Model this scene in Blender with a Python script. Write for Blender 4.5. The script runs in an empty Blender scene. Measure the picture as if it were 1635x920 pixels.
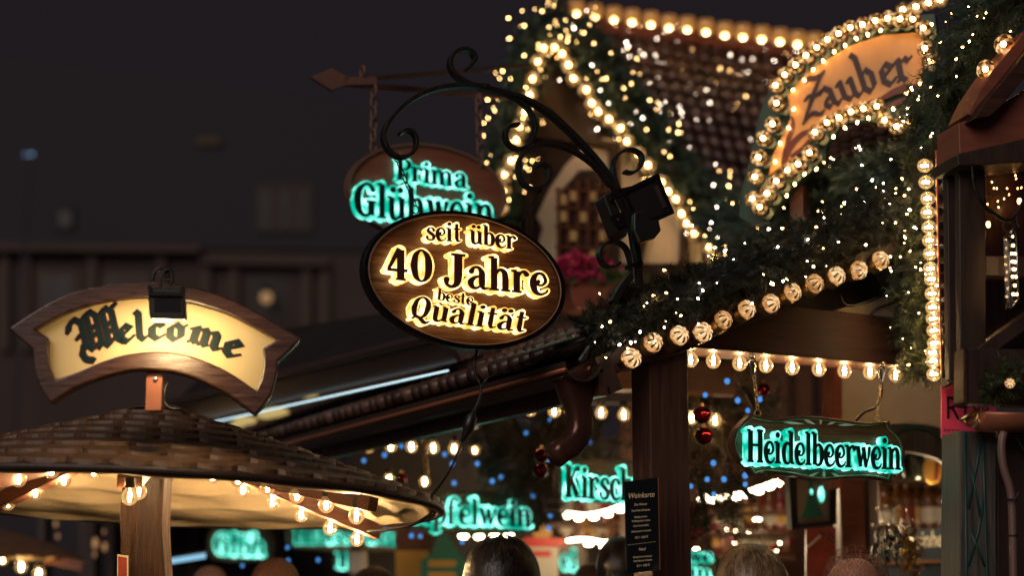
import bpy, bmesh, math, random
from mathutils import Vector, Matrix
from mathutils.geometry import delaunay_2d_cdt
random.seed(7)
R = math.radians
sc = bpy.context.scene
col = sc.collection

# ------------------------------------------------------------------ camera, sky, added fill light, exposure
FPX, PW, PH, PITCH, CAM = 2900.0, 1635.0, 920.0, R(10.5), Vector((0, 0, 1.5))
cam = bpy.data.cameras.new("camera")
cam.sensor_width = 36; cam.lens = 36 * FPX / PW
cam.clip_start = 0.05; cam.clip_end = 500
cam.dof.use_dof = True; cam.dof.focus_distance = 5.25; cam.dof.aperture_fstop = 1.5
cam.dof.aperture_blades = 0
cob = bpy.data.objects.new("camera", cam); col.objects.link(cob)
cob.location = CAM; cob.rotation_euler = (math.pi / 2 + PITCH, 0, 0)
sc.camera = cob

world = bpy.data.worlds.new("World"); sc.world = world; world.use_nodes = True
bgn = world.node_tree.nodes["Background"]
bgn.inputs[0].default_value = (0.0136, 0.0107, 0.0132, 1); bgn.inputs[1].default_value = 1.0

fill_sun = bpy.data.lights.new("fill_sun", 'SUN'); fill_sun.energy = 1.15; fill_sun.angle = R(40); fill_sun.color = (1.0, 0.85, 0.76)  # warm fill added from behind the camera, standing in for unseen market lamps
so = bpy.data.objects.new("fill_sun", fill_sun); col.objects.link(so)
so.rotation_euler = (R(62), 0, R(-25))

vs = sc.view_settings
vs.view_transform = 'Standard'; vs.look = 'None'; vs.exposure = 0.0; vs.gamma = 1.0; vs.use_curve_mapping = False
sc.render.engine = 'CYCLES'
cy = sc.cycles
cy.use_denoising = True; cy.max_bounces = 6; cy.diffuse_bounces = 3; cy.glossy_bounces = 3
cy.transmission_bounces = 4; cy.transparent_max_bounces = 24; cy.sample_clamp_indirect = 3.0
cy.caustics_reflective = False; cy.caustics_refractive = False; cy.use_light_tree = True
sc.render.film_transparent = False

# ------------------------------------------------------------------ pixels to places
FW = Vector((0, math.cos(PITCH), math.sin(PITCH))); UP = Vector((0, -math.sin(PITCH), math.cos(PITCH)))
def ray(px, py):
    return FW + Vector((1, 0, 0)) * ((px - PW / 2) / FPX) + UP * ((PH / 2 - py) / FPX)
def pt(px, py, Y):
    d = ray(px, py); return CAM + d * (Y / d.y)
def m_px(n, Y): return n * Y / FPX
Z = Vector((0, 0, 1))
class Plane:
    """an upright face of the place: u along it, w up it, n out of it"""
    def __init__(s, px, py, Y, yaw, lean=0):
        s.O = pt(px, py, Y); a = R(yaw)
        s.u = Vector((math.cos(a), math.sin(a), 0))
        n = Vector((math.sin(a), -math.cos(a), 0))
        s.w = (Z * math.cos(R(lean)) + n * math.sin(R(lean))); s.n = s.u.cross(s.w) if False else (n * math.cos(R(lean)) - Z * math.sin(R(lean)))
    def at(s, px, py, off=0.0):
        d = ray(px, py); q = s.O + s.n * off
        return CAM + d * ((q - CAM).dot(s.n) / d.dot(s.n))
    def uv(s, px, py, off=0.0):
        v = s.at(px, py, off) - s.O; return (v.dot(s.u), v.dot(s.w))
    def P(s, a, b, off=0.0): return s.O + s.u * a + s.w * b + s.n * off
    def uvs(s, pts, off=0.0): return [s.uv(x, y, off) for x, y in pts]

def catmull(pts, sub=5, closed=False):
    n = len(pts)
    if n < 3: return [tuple(p) for p in pts]
    out = []
    for i in range(n if closed else n - 1):
        g = (lambda k: pts[k % n]) if closed else (lambda k: pts[max(0, min(n - 1, k))])
        p0, p1, p2, p3 = g(i - 1), g(i), g(i + 1), g(i + 2)
        for k in range(sub):
            t = k / sub; t2 = t * t; t3 = t2 * t
            out.append(tuple(0.5 * (2 * b + (c - a) * t + (2 * a - 5 * b + 4 * c - d) * t2 + (3 * b - a - 3 * c + d) * t3)
                             for a, b, c, d in zip(p0, p1, p2, p3)))
    if not closed: out.append(tuple(pts[-1]))
    return out

# ------------------------------------------------------------------ mesh builder
class MB:
    def __init__(s): s.v = []; s.f = []; s.m = []; s.sm = []; s.cur = 0; s.smooth = False
    def add(s, vs, fs):
        b = len(s.v); s.v.extend(tuple(p) for p in vs)
        for f in fs: s.f.append([b + i for i in f]); s.m.append(s.cur); s.sm.append(s.smooth)
        return s
    def box(s, c, a, b, d):     # centre and three half-axis vectors
        c = Vector(c); vs = [c + a * i + b * j + d * k for k in (-1, 1) for j in (-1, 1) for i in (-1, 1)]
        return s.add(vs, [(0, 2, 3, 1), (4, 5, 7, 6), (0, 1, 5, 4), (2, 6, 7, 3), (0, 4, 6, 2), (1, 3, 7, 5)])
    def beam(s, p0, p1, w, h, up=Z):
        p0, p1 = Vector(p0), Vector(p1); d = p1 - p0; x = d.normalized(); sd = x.cross(up).normalized(); u2 = sd.cross(x).normalized()
        return s.box((p0 + p1) / 2, d / 2, sd * (w / 2), u2 * (h / 2))
    def prism(s, P, poly, d0, d1):
        n = len(poly); vs = [P.P(a, b, d1) for a, b in poly] + [P.P(a, b, d0) for a, b in poly]
        ar = sum(poly[i][0] * poly[(i + 1) % n][1] - poly[(i + 1) % n][0] * poly[i][1] for i in range(n))
        fr = list(range(n)); bk = [n + i for i in range(n)]
        if ar < 0: fr.reverse()
        else: bk.reverse()
        sm = s.smooth; s.smooth = False
        s.add(vs, [fr, bk] + [((i, n + i, n + (i + 1) % n, (i + 1) % n) if ar > 0 else (i, (i + 1) % n, n + (i + 1) % n, n + i)) for i in range(n)])
        s.smooth = sm; return s
    def frame(s, P, outer, inner, d0, d1):   # ring between two outlines with equal counts
        n = len(outer)
        vs = [P.P(a, b, d1) for a, b in outer] + [P.P(a, b, d1) for a, b in inner] + [P.P(a, b, d0) for a, b in outer] + [P.P(a, b, d0) for a, b in inner]
        fs = []
        for i in range(n):
            j = (i + 1) % n
            fs += [(i, j, n + j, n + i), (n + i, n + j, 3 * n + j, 3 * n + i), (j, i, 2 * n + i, 2 * n + j), (2 * n + i, 3 * n + i, 3 * n + j, 2 * n + j)]
        return s.add(vs, fs)
    def sweep(s, path, prof, closed=False, ref=None, caps=True):
        """prof(i, t) -> list of (x, y) in the frame (side, up) at path point i"""
        pts = [Vector(p) for p in path]; n = len(pts); rings = []; up = None
        for i in range(n):
            if closed: t = pts[(i + 1) % n] - pts[i - 1]
            else: t = pts[min(n - 1, i + 1)] - pts[max(0, i - 1)]
            if t.length < 1e-9: t = Vector((0, 0, 1))
            t.normalize()
            if ref is not None: b = ref - t * ref.dot(t)
            else:
                if up is None: up = Z if abs(t.z) < .9 else Vector((1, 0, 0))
                b = up - t * up.dot(t)
            if b.length < 1e-6: b = t.orthogonal()
            b.normalize(); up = b; sd = t.cross(b)
            rings.append([pts[i] + sd * x + b * y for x, y in prof(i, i / max(1, n - 1))])
        k = len(rings[0]); vs = [p for r in rings for p in r]; fs = []
        for i in range(n if closed else n - 1):
            a, c = i * k, ((i + 1) % n) * k
            for j in range(k): fs.append((a + j, a + (j + 1) % k, c + (j + 1) % k, c + j))
        if caps and not closed: fs += [list(range(k))[::-1], [(n - 1) * k + j for j in range(k)]]
        return s.add(vs, fs)
    def tube(s, path, r, seg=8, closed=False, caps=True):
        rr = r if callable(r) else (lambda t: r)
        cs = [(math.cos(2 * math.pi * j / seg), math.sin(2 * math.pi * j / seg)) for j in range(seg)]
        sm = s.smooth; s.smooth = True
        s.sweep(path, lambda i, t: [(rr(t) * a, rr(t) * b) for a, b in cs], closed, None, caps); s.smooth = sm; return s
    def bar(s, path, ref, wid, thk, closed=False):  # flat bar: wid along ref, thk across
        def pf(i, t):
            w = wid(t) / 2 if callable(wid) else wid / 2; h = thk(t) / 2 if callable(thk) else thk / 2
            return [(-h, -w), (h, -w), (h, w), (-h, w)]
        return s.sweep(path, pf, closed, ref)
    def lathe(s, prof, o=(0, 0, 0), ax=Z, seg=16, x=None):   # prof: (radius, height)
        o = Vector(o); ax = Vector(ax).normalized(); x = (x or ax.orthogonal()).normalized(); y = ax.cross(x)
        vs = []; fs = []
        for r, h in prof:
            for j in range(seg):
                a = 2 * math.pi * j / seg; vs.append(o + ax * h + (x * math.cos(a) + y * math.sin(a)) * r)
        for i in range(len(prof) - 1):
            for j in range(seg):
                fs.append((i * seg + j, i * seg + (j + 1) % seg, (i + 1) * seg + (j + 1) % seg, (i + 1) * seg + j))
        return s.add(vs, fs)
    def ball(s, c, r, seg=12, rings=8, sx=1, sy=1, sz=1):
        c = Vector(c); vs = [c + Vector((0, 0, r * sz))]; fs = []
        for i in range(1, rings):
            th = math.pi * i / rings
            for j in range(seg):
                a = 2 * math.pi * j / seg
                vs.append(c + Vector((r * sx * math.sin(th) * math.cos(a), r * sy * math.sin(th) * math.sin(a), r * sz * math.cos(th))))
        vs.append(c - Vector((0, 0, r * sz))); e = len(vs) - 1
        for j in range(seg):
            fs.append((0, 1 + j, 1 + (j + 1) % seg)); b = 1 + (rings - 2) * seg; fs.append((e, b + (j + 1) % seg, b + j))
        for i in range(rings - 2):
            for j in range(seg):
                a = 1 + i * seg; fs.append((a + j, a + seg + j, a + seg + (j + 1) % seg, a + (j + 1) % seg))
        sm = s.smooth; s.smooth = True; s.add(vs, fs); s.smooth = sm; return s
    def union(s, P, polys, d0, d1):
        """flat shapes that overlap, welded to one outline and given thickness"""
        vs = []; fs = []
        for p in polys:
            ar = sum(p[i][0] * p[(i + 1) % len(p)][1] - p[(i + 1) % len(p)][0] * p[i][1] for i in range(len(p)))
            if abs(ar) < 1e-9: continue
            q = p if ar > 0 else p[::-1]; b = len(vs); vs += [Vector(x) for x in q]; fs.append([b + i for i in range(len(q))])
        ov, oe, of, _, _, ofo = delaunay_2d_cdt(vs, [], fs, 1, 1e-6)
        of = [f for f, q in zip(of, ofo) if len(q)]
        n = len(ov); cnt = {}
        for f in of:
            for i in range(len(f)):
                a, b = f[i], f[(i + 1) % len(f)]; cnt[(a, b)] = cnt.get((a, b), 0) + 1
        pv = [P.P(v[0], v[1], d1) for v in ov] + [P.P(v[0], v[1], d0) for v in ov]
        ff = [list(f) for f in of] + [[n + i for i in reversed(f)] for f in of]
        for (a, b) in cnt:
            if (b, a) not in cnt: ff.append((b, a, n + a, n + b))
        return s.add(pv, ff)
    def mesh(s, name, mats, org=Vector((0, 0, 0))):
        me = bpy.data.meshes.new(name)
        me.from_pydata([(x - org.x, y - org.y, z - org.z) for x, y, z in s.v], [], s.f)
        for m in (mats if isinstance(mats, (list, tuple)) else [mats]): me.materials.append(m)
        me.polygons.foreach_set("material_index", s.m); me.polygons.foreach_set("use_smooth", s.sm)
        me.update(); return me

# ------------------------------------------------------------------ things, parts, copies
ORG = {}
def _props(o, label, cat, group=None, kind=None):
    if label: o['label'] = label
    if cat: o['category'] = cat
    if group: o['group'] = group
    if kind: o['kind'] = kind
def thing(name, label, cat, loc, group=None, kind=None):
    o = bpy.data.objects.new(name, None); o.empty_display_size = .05; col.objects.link(o)
    o.location = loc; ORG[o.name] = Vector(loc); _props(o, label, cat, group, kind); return o
def part(name, mb, mats, parent, label=None, bevel=0):
    org = ORG[parent.name]
    o = bpy.data.objects.new(name, mb.mesh(name, mats, org)); col.objects.link(o); o.parent = parent
    ORG[o.name] = org
    if label: o['label'] = label
    if bevel:
        b = o.modifiers.new("bevel", 'BEVEL'); b.width = bevel; b.segments = 2; b.limit_method = 'ANGLE'; b.angle_limit = R(40)
    return o
def solo(name, mb, mats, label, cat, loc, group=None, kind=None, bevel=0):
    loc = Vector(loc)
    o = bpy.data.objects.new(name, mb.mesh(name, mats, loc)); col.objects.link(o); o.location = loc
    ORG[o.name] = loc; _props(o, label, cat, group, kind)
    if bevel:
        b = o.modifiers.new("bevel", 'BEVEL'); b.width = bevel; b.segments = 2; b.limit_method = 'ANGLE'; b.angle_limit = R(40)
    return o
def stamp(name, me, parent, loc, rot=None, scale=None):
    """one more copy of a small mesh as a part of parent, at a world place"""
    o = bpy.data.objects.new(name, me); col.objects.link(o); o.parent = parent
    o.location = Vector(loc) - ORG[parent.name]
    if rot is not None: o.rotation_mode = 'QUATERNION'; o.rotation_quaternion = rot
    if scale: o.scale = (scale,) * 3
    ORG[o.name] = Vector(loc); return o
def sub(name, me, parent):
    o = bpy.data.objects.new(name, me); col.objects.link(o); o.parent = parent; ORG[o.name] = ORG[parent.name]; return o

# ------------------------------------------------------------------ materials
M = {}
def newmat(name):
    m = bpy.data.materials.new(name); m.use_nodes = True; nt = m.node_tree; nt.nodes.clear()
    out = nt.nodes.new('ShaderNodeOutputMaterial'); M[name] = m
    return m, nt, out
def N(nt, t, **kw):
    n = nt.nodes.new(t)
    for k, v in kw.items():
        if k in n.inputs: n.inputs[k].default_value = v
        else: setattr(n, k, v)
    return n
def ramp(nt, fac, stops):
    r = nt.nodes.new('ShaderNodeValToRGB'); el = r.color_ramp.elements
    while len(el) < len(stops): el.new(.5)
    for e, (p, c) in zip(el, stops): e.position = p; e.color = (*c, 1)
    nt.links.new(fac, r.inputs[0]); return r.outputs[0]
def pbr(name, base, rough=.5, metal=0, noise=None, scale=(8, 8, 8), bump=0, bd=.004, det=4, coat=0, rr=None, island=0, spec=.5, coords='Object', bscale=None):
    """base colour, optionally mixed to a second colour by stretched noise, with bump from the same noise"""
    m, nt, out = newmat(name); L = nt.links.new
    p = N(nt, 'ShaderNodeBsdfPrincipled', Roughness=rough, Metallic=metal)
    p.inputs['Base Color'].default_value = (*base, 1); p.inputs['Specular IOR Level'].default_value = spec
    if coat: p.inputs['Coat Weight'].default_value = coat; p.inputs['Coat Roughness'].default_value = .25
    L(p.outputs[0], out.inputs[0])
    if noise or bump:
        tc = N(nt, 'ShaderNodeTexCoord'); mp = N(nt, 'ShaderNodeMapping'); mp.inputs['Scale'].default_value = scale
        L(tc.outputs[coords], mp.inputs[0])
        nz = N(nt, 'ShaderNodeTexNoise', Scale=1.0, Detail=det, Roughness=.65); L(mp.outputs[0], nz.inputs[0])
        fac = nz.outputs[0]
        if noise:
            c = ramp(nt, fac, [(.3, base), (.68, noise)])
            if island:
                g = N(nt, 'ShaderNodeNewGeometry'); hs = N(nt, 'ShaderNodeHueSaturation')
                mr = N(nt, 'ShaderNodeMapRange'); mr.inputs[3].default_value = 1 - island; mr.inputs[4].default_value = 1 + island
                L(g.outputs['Random Per Island'], mr.inputs[0]); L(mr.outputs[0], hs.inputs['Value']); L(c, hs.inputs['Color']); c = hs.outputs[0]
            L(c, p.inputs['Base Color'])
        if rr:
            mr = N(nt, 'ShaderNodeMapRange'); mr.inputs[1].default_value = .3; mr.inputs[2].default_value = .7
            mr.inputs[3].default_value = rr[0]; mr.inputs[4].default_value = rr[1]; L(fac, mr.inputs[0]); L(mr.outputs[0], p.inputs['Roughness'])
        if bump:
            b = N(nt, 'ShaderNodeBump', Strength=bump, Distance=bd); hgt = fac
            if bscale:
                mp2 = N(nt, 'ShaderNodeMapping'); mp2.inputs['Scale'].default_value = bscale; L(tc.outputs[coords], mp2.inputs[0])
                n2 = N(nt, 'ShaderNodeTexNoise', Scale=1.0, Detail=5.0, Roughness=.7); L(mp2.outputs[0], n2.inputs[0]); hgt = n2.outputs[0]
            L(hgt, b.inputs['Height']); L(b.outputs[0], p.inputs['Normal'])
    return m
def emit(name, colr, strength, samp=None):
    m, nt, out = newmat(name); e = N(nt, 'ShaderNodeEmission', Strength=strength); e.inputs[0].default_value = (*colr, 1)
    nt.links.new(e.outputs[0], out.inputs[0])
    if samp: m.cycles.emission_sampling = samp
    return m
def ledglow(name, c0, c1, s0, s1, scale):
    """lit acrylic with the LEDs showing through as brighter spots"""
    m, nt, out = newmat(name); L = nt.links.new
    tc = N(nt, 'ShaderNodeTexCoord'); vo = N(nt, 'ShaderNodeTexVoronoi', Scale=scale); L(tc.outputs['Object'], vo.inputs[0])
    mr = N(nt, 'ShaderNodeMapRange'); mr.inputs[1].default_value = .05; mr.inputs[2].default_value = .75; mr.inputs[3].default_value = 1; mr.inputs[4].default_value = 0
    L(vo.outputs['Distance'], mr.inputs[0])
    c = ramp(nt, mr.outputs[0], [(0, c0), (1, c1)])
    ms = N(nt, 'ShaderNodeMapRange'); ms.inputs[3].default_value = s0; ms.inputs[4].default_value = s1; L(mr.outputs[0], ms.inputs[0])
    e = N(nt, 'ShaderNodeEmission'); L(c, e.inputs[0]); L(ms.outputs[0], e.inputs[1]); L(e.outputs[0], out.inputs[0]); return m
def thin_glass(name, tint=(1, 1, 1), refl=1.0, glow=None, gs=0):
    m, nt, out = newmat(name); L = nt.links.new
    t = N(nt, 'ShaderNodeBsdfTransparent'); t.inputs[0].default_value = (*tint, 1)
    g = N(nt, 'ShaderNodeBsdfGlossy', Roughness=.03); fr = N(nt, 'ShaderNodeFresnel', IOR=1.5)
    mu = N(nt, 'ShaderNodeMath', operation='MULTIPLY'); mu.inputs[1].default_value = refl; L(fr.outputs[0], mu.inputs[0])
    mx = N(nt, 'ShaderNodeMixShader'); L(mu.outputs[0], mx.inputs[0]); L(t.outputs[0], mx.inputs[1]); L(g.outputs[0], mx.inputs[2])
    o = mx.outputs[0]
    if glow:
        e = N(nt, 'ShaderNodeEmission', Strength=gs); e.inputs[0].default_value = (*glow, 1)
        ad = N(nt, 'ShaderNodeAddShader'); L(o, ad.inputs[0]); L(e.outputs[0], ad.inputs[1]); o = ad.outputs[0]
    L(o, out.inputs[0]); m.cycles.emission_sampling = 'NONE'; return m

GX = (3, 3, 60); GU = (60, 60, 3)
pbr('wood_post', (.035, .013, .009), .42, noise=(.085, .032, .020), scale=(70, 70, 3.5), bump=.6, rr=(.3, .6), coat=.25)
pbr('wood_beam', (.022, .0085, .006), .4, noise=(.065, .027, .018), scale=(4, 4, 60), bump=.7, rr=(.4, .7), coat=.05, spec=.18)
pbr('wood_frame', (.035, .011, .007), .34, noise=(.085, .030, .018), scale=(10, 10, 90), bump=.7, rr=(.22, .5), coat=.4)
pbr('wood_board', (.040, .015, .006), .38, noise=(.16, .064, .024), scale=(5, 5, 95), bump=.5, rr=(.3, .55), coat=.3)
pbr('wood_rafter', (.07, .021, .010), .5, noise=(.14, .048, .023), scale=(12, 12, 70), bump=.4)
pbr('wood_old', (.005, .0020, .0012), .4, noise=(.070, .029, .012), scale=(110, 110, 7), bump=1.0, bd=.02, rr=(.3, .75), bscale=(150, 150, 12), spec=.22)
pbr('wood_dark', (.018, .010, .008), .5, noise=(.045, .022, .016), scale=(30, 30, 5), bump=.4)
pbr('wood_red', (.17, .045, .025), .45, noise=(.24, .075, .045), scale=(5, 5, 30), bump=.3)
pbr('wood_carved', (.035, .030, .026), .5, noise=(.10, .085, .07), scale=(60, 60, 5), bump=.8, rr=(.3, .6))
pbr('teal_paint', (.008, .06, .055), .4)
pbr('shingle', (.075, .040, .022), .36, noise=(.20, .105, .055), scale=(30, 30, 30), bump=.6, rr=(.25, .55), island=.13, bscale=(90, 90, 40))
pbr('lining', (.55, .42, .25), .55, noise=(.72, .58, .37), scale=(4, 4, 25), bump=.5, bscale=(30, 30, 30))
pbr('cream_panel', (.78, .60, .33), .6, spec=.15, noise=(.74, .55, .28), scale=(6, 6, 6))
pbr('ink', (.003, .020, .024), .5, spec=.2)
pbr('ink_edge', (.07, .014, .010), .5, spec=.2)
pbr('letter_face', (.085, .026, .024), .3)
pbr('letter_face_teal', (.010, .030, .026), .3)
pbr('iron', (.010, .008, .007), .32, metal=.6, bump=.8, scale=(120, 120, 120), noise=(.018, .014, .012), spec=.6)
pbr('iron_rust', (.16, .085, .062), .5, metal=.0, bump=.5, scale=(90, 90, 90), noise=(.15, .075, .052))
pbr('steel', (.45, .43, .40), .25, metal=1)
pbr('brass', (.55, .38, .16), .3, metal=1)
pbr('copper', (.34, .11, .055), .38, metal=.45, noise=(.42, .15, .08), scale=(9, 9, 9), bump=.08)
pbr('copper_dark', (.075, .032, .023), .26, metal=.6, noise=(.12, .052, .036), scale=(9, 9, 9), bump=.08)
pbr('gutter_metal', (.075, .046, .036), .28, metal=.4)
pbr('black_plastic', (.009, .008, .008), .38)
pbr('black_metal', (.008, .007, .007), .28, metal=.4)
pbr('plaster', (.50, .40, .26), .85, noise=(.62, .51, .35), scale=(5, 5, 5), bump=.35, bscale=(45, 45, 45))
pbr('roof_tile', (.042, .019, .014), .4, noise=(.095, .045, .034), scale=(14, 14, 14), bump=.3, rr=(.25, .5), island=.4)
pbr('roof_tile_dark', (.045, .022, .015), .3, noise=(.11, .055, .038), scale=(14, 14, 14), bump=.3, island=.4)
pbr('awning', (.014, .012, .012), .85, noise=(.022, .018, .018), scale=(5, 5, 5), bump=.3, spec=.2)
pbr('needles', (.006, .010, .006), .5, noise=(.022, .030, .017), scale=(25, 25, 25))
pbr('needles_green', (.020, .050, .038), .45, noise=(.060, .115, .085), scale=(20, 20, 20))
pbr('needles_warm', (.020, .030, .010), .45, noise=(.060, .075, .025), scale=(20, 20, 20))
pbr('needles_bough', (.025, .022, .012), .5, noise=(.075, .062, .034), scale=(20, 20, 20))
pbr('garland_core', (.006, .009, .006), .8)
pbr('green_board', (.012, .045, .030), .4, noise=(.02, .06, .04), scale=(20, 20, 20))
pbr('orange_board', (.64, .33, .11), .45, noise=(.74, .42, .17), scale=(10, 10, 2.5), bump=.1)
pbr('swirl_brown', (.13, .030, .014), .4)
pbr('zauber_ink', (.035, .008, .007), .4)
pbr('bauble', (.16, .004, .008), .12, metal=.7)
pbr('bauble_gold', (.5, .3, .1), .2, metal=.9)
pbr('cone', (.08, .04, .022), .6)
pbr('pink', (.80, .07, .17), .5)
pbr('pink_flower', (.45, .02, .10), .6)
pbr('leaf', (.05, .10, .03), .5)
pbr('red_sign', (.62, .05, .035), .4)
pbr('menu_black', (.008, .010, .012), .12)
pbr('menu_ink', (.90, .72, .44), .5)
pbr('white_plate', (.62, .56, .46), .6)
pbr('yellow_board', (.55, .30, .06), .5)
pbr('green_sign', (.02, .18, .13), .5)
pbr('grey_panel', (.25, .21, .17), .4)
pbr('red_poster', (.24, .035, .022), .15, noise=(.32, .07, .04), scale=(9, 9, 9))
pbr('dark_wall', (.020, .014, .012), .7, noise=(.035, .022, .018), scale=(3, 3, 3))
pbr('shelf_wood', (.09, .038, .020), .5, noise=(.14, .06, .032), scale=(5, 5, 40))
pbr('house_wall', (.046, .030, .027), .85, noise=(.056, .037, .033), scale=(1, 1, 1))
pbr('house_trim', (.070, .045, .038), .8)
pbr('house_dark', (.015, .012, .013), .3)
pbr('house_roof', (.019, .0155, .024), .8)
pbr('cobble', (.05, .045, .042), .7, noise=(.09, .08, .072), scale=(9, 9, 9), bump=.8)
pbr('skin', (.42, .20, .13), .5)
pbr('skin_red', (.62, .27, .17), .42)
pbr('coat', (.018, .017, .022), .8, bump=.3, scale=(200, 200, 200), noise=(.028, .026, .032))
pbr('coat_brown', (.06, .035, .022), .8)
pbr('hair_dark', (.010, .006, .005), .35, noise=(.022, .014, .011), island=.8, scale=(9, 9, 9))
pbr('hair_blond', (.10, .060, .030), .38, noise=(.20, .125, .065), scale=(30, 30, 6), island=.75)
pbr('hair_short', (.17, .085, .048), .6, noise=(.28, .15, .09), island=.6, scale=(9, 9, 9))
pbr('hair_brown', (.05, .022, .014), .5, noise=(.09, .045, .028), island=.6, scale=(9, 9, 9))
pbr('hose', (.16, .09, .075), .35)
pbr('bottle_amber', (.14, .05, .015), .1, coat=.6)
pbr('bottle_dark', (.012, .016, .010), .08, coat=.6)
pbr('bottle_red', (.16, .015, .012), .1, coat=.6)
pbr('tinsel', (.60, .42, .12), .22, metal=1)
pbr('cushion_navy', (.012, .022, .04), .6)
WARM = (1.0, .56, .20)
emit('filament', (1, .62, .26), 330)
emit('filament_column', (1, .66, .30), 85)
emit('filament_soft', (1, .62, .27), 150)
emit('fairy_warm', (1, .56, .20), 30)
emit('fairy_white', (1, .78, .60), 34)
emit('blue_led', (.085, .33, .85), .9)
emit('led_white', (.66, .92, 1.0), 1.35)
emit('led_warm', (1, .78, .48), 36)
emit('cab_core', (1, .64, .26), 75)
emit('filament_canopy', (1, .69, .37), 1500)
emit('cup_core', (1, .62, .24), 34)
emit('lamp_glass', (1, .74, .36), 26)
emit('far_lamp', (1, .55, .25), .40)
emit('far_blue', (.30, .62, 1.0), 3.0)
emit('far_window', (1, .62, .42), .030)
ledglow('glow_gold', (1, .46, .075), (1, .80, .40), 1.7, 4.2, 34)
ledglow('glow_teal', (.0, .60, .40), (.40, 1.0, .88), 1.0, 3.0, 24)
ledglow('glow_teal_far', (.0, .52, .34), (.30, 1.0, .82), .9, 4.2, 13)
thin_glass('bulb_glass', (1, .95, .86), 1.0, WARM, .20)
thin_glass('clear_glass', (.95, .93, .90), 1.0)
thin_glass('window_glass', (.70, .62, .55), 1.6)
# cabochon lens: bright and dark facets are painted in as emission
m, nt, out = newmat('cab_lens'); L = nt.links.new
at_ = N(nt, 'ShaderNodeAttribute', attribute_name='facet')
e = N(nt, 'ShaderNodeEmission'); cc = ramp(nt, at_.outputs['Fac'], [(0, (.50, .19, .045)), (.5, (1, .46, .14)), (1, (1, .72, .40))])
mr = N(nt, 'ShaderNodeMapRange'); mr.inputs[3].default_value = .05; mr.inputs[4].default_value = 1.35
L(at_.outputs['Fac'], mr.inputs[0]); L(cc, e.inputs[0]); L(mr.outputs[0], e.inputs[1])
g = N(nt, 'ShaderNodeBsdfGlossy', Roughness=.08); ad = N(nt, 'ShaderNodeMixShader'); ad.inputs[0].default_value = .12
L(e.outputs[0], ad.inputs[1]); L(g.outputs[0], ad.inputs[2]); L(ad.outputs[0], out.inputs[0])

# clear ribbed cap: part of the lamp behind shows through, uneven rib sparkle is painted in as emission
m, nt, out = newmat('dome_glass'); L = nt.links.new
at_ = N(nt, 'ShaderNodeAttribute', attribute_name='facet')
cc = ramp(nt, at_.outputs['Fac'], [(0, (.45, .16, .035)), (.5, (1, .46, .13)), (1, (1, .70, .36))])
mr = N(nt, 'ShaderNodeMapRange'); mr.inputs[3].default_value = .03; mr.inputs[4].default_value = 1.7
e = N(nt, 'ShaderNodeEmission'); L(at_.outputs['Fac'], mr.inputs[0]); L(cc, e.inputs[0]); L(mr.outputs[0], e.inputs[1])
t = N(nt, 'ShaderNodeBsdfTransparent'); t.inputs[0].default_value = (1, .78, .50, 1)
mx = N(nt, 'ShaderNodeMixShader'); mx.inputs[0].default_value = .62; L(t.outputs[0], mx.inputs[1]); L(e.outputs[0], mx.inputs[2])
g = N(nt, 'ShaderNodeBsdfGlossy', Roughness=.08); ad = N(nt, 'ShaderNodeMixShader'); ad.inputs[0].default_value = .08
L(mx.outputs[0], ad.inputs[1]); L(g.outputs[0], ad.inputs[2]); L(ad.outputs[0], out.inputs[0]); m.cycles.emission_sampling = 'NONE'
# ------------------------------------------------------------------ lettering
# decorative round serif: strokes of (x, y, width); 'C' runs smooth, 'L' straight; x-height 1
def _stem(x, top, w=.25, foot=True, head=True, bot=0.0):
    o = [('L', [(x, top - .03, w), (x, bot + .03, w)])]
    if head: o.append(('L', [(x - .22, top - .02, .10), (x, top - .02, .13)]))
    if foot: o.append(('L', [(x - .20, bot + .04, .10), (x + .20, bot + .04, .10)]))
    return o
def _dot(x, y, w=.28): return [('L', [(x, y, w), (x + .001, y, w)])]
_bowl = lambda dx=0: [('C', [(.16 + dx, .72, .10), (.34 + dx, .97, .12), (.55 + dx, .84, .22), (.61 + dx, .5, .27), (.54 + dx, .14, .2), (.34 + dx, .02, .12), (.15 + dx, .14, .10)])]
_arch = lambda x: [('C', [(x + .03, .70, .10), (x + .22, .96, .14), (x + .41, .86, .22), (x + .45, .5, .25)]), ('L', [(x + .45, .55, .25), (x + .45, .03, .25)]), ('L', [(x + .27, .04, .10), (x + .65, .04, .10)])]
_e = [('C', [(.30, .60, .17), (.26, .46, .12), (.44, .44, .10), (.58, .64, .14), (.48, .92, .13), (.28, .96, .14), (.12, .76, .22), (.09, .46, .27), (.18, .13, .22), (.38, .02, .14), (.60, .12, .09), (.66, .24, .07)])]
_u = [('L', [(.14, .96, .25), (.14, .3, .25)]), ('C', [(.14, .34, .25), (.18, .08, .22), (.36, .02, .14), (.56, .22, .09)]), ('L', [(.6, .96, .25), (.6, .03, .25)]),
      ('L', [(-.06, .97, .1), (.14, .97, .1)]), ('L', [(.42, .97, .1), (.6, .97, .1)]), ('L', [(.6, .04, .1), (.78, .05, .1)])]
_a = [('L', [(.54, .72, .25), (.54, .2, .25)]), ('C', [(.54, .22, .22), (.60, .04, .15), (.78, .07, .08)]), ('C', [(.12, .76, .22), (.22, .95, .12), (.42, .96, .14), (.54, .74, .24)]),
      ('C', [(.54, .58, .09), (.28, .52, .14), (.10, .30, .25), (.16, .07, .19), (.34, .03, .12), (.52, .20, .09)])]
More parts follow.
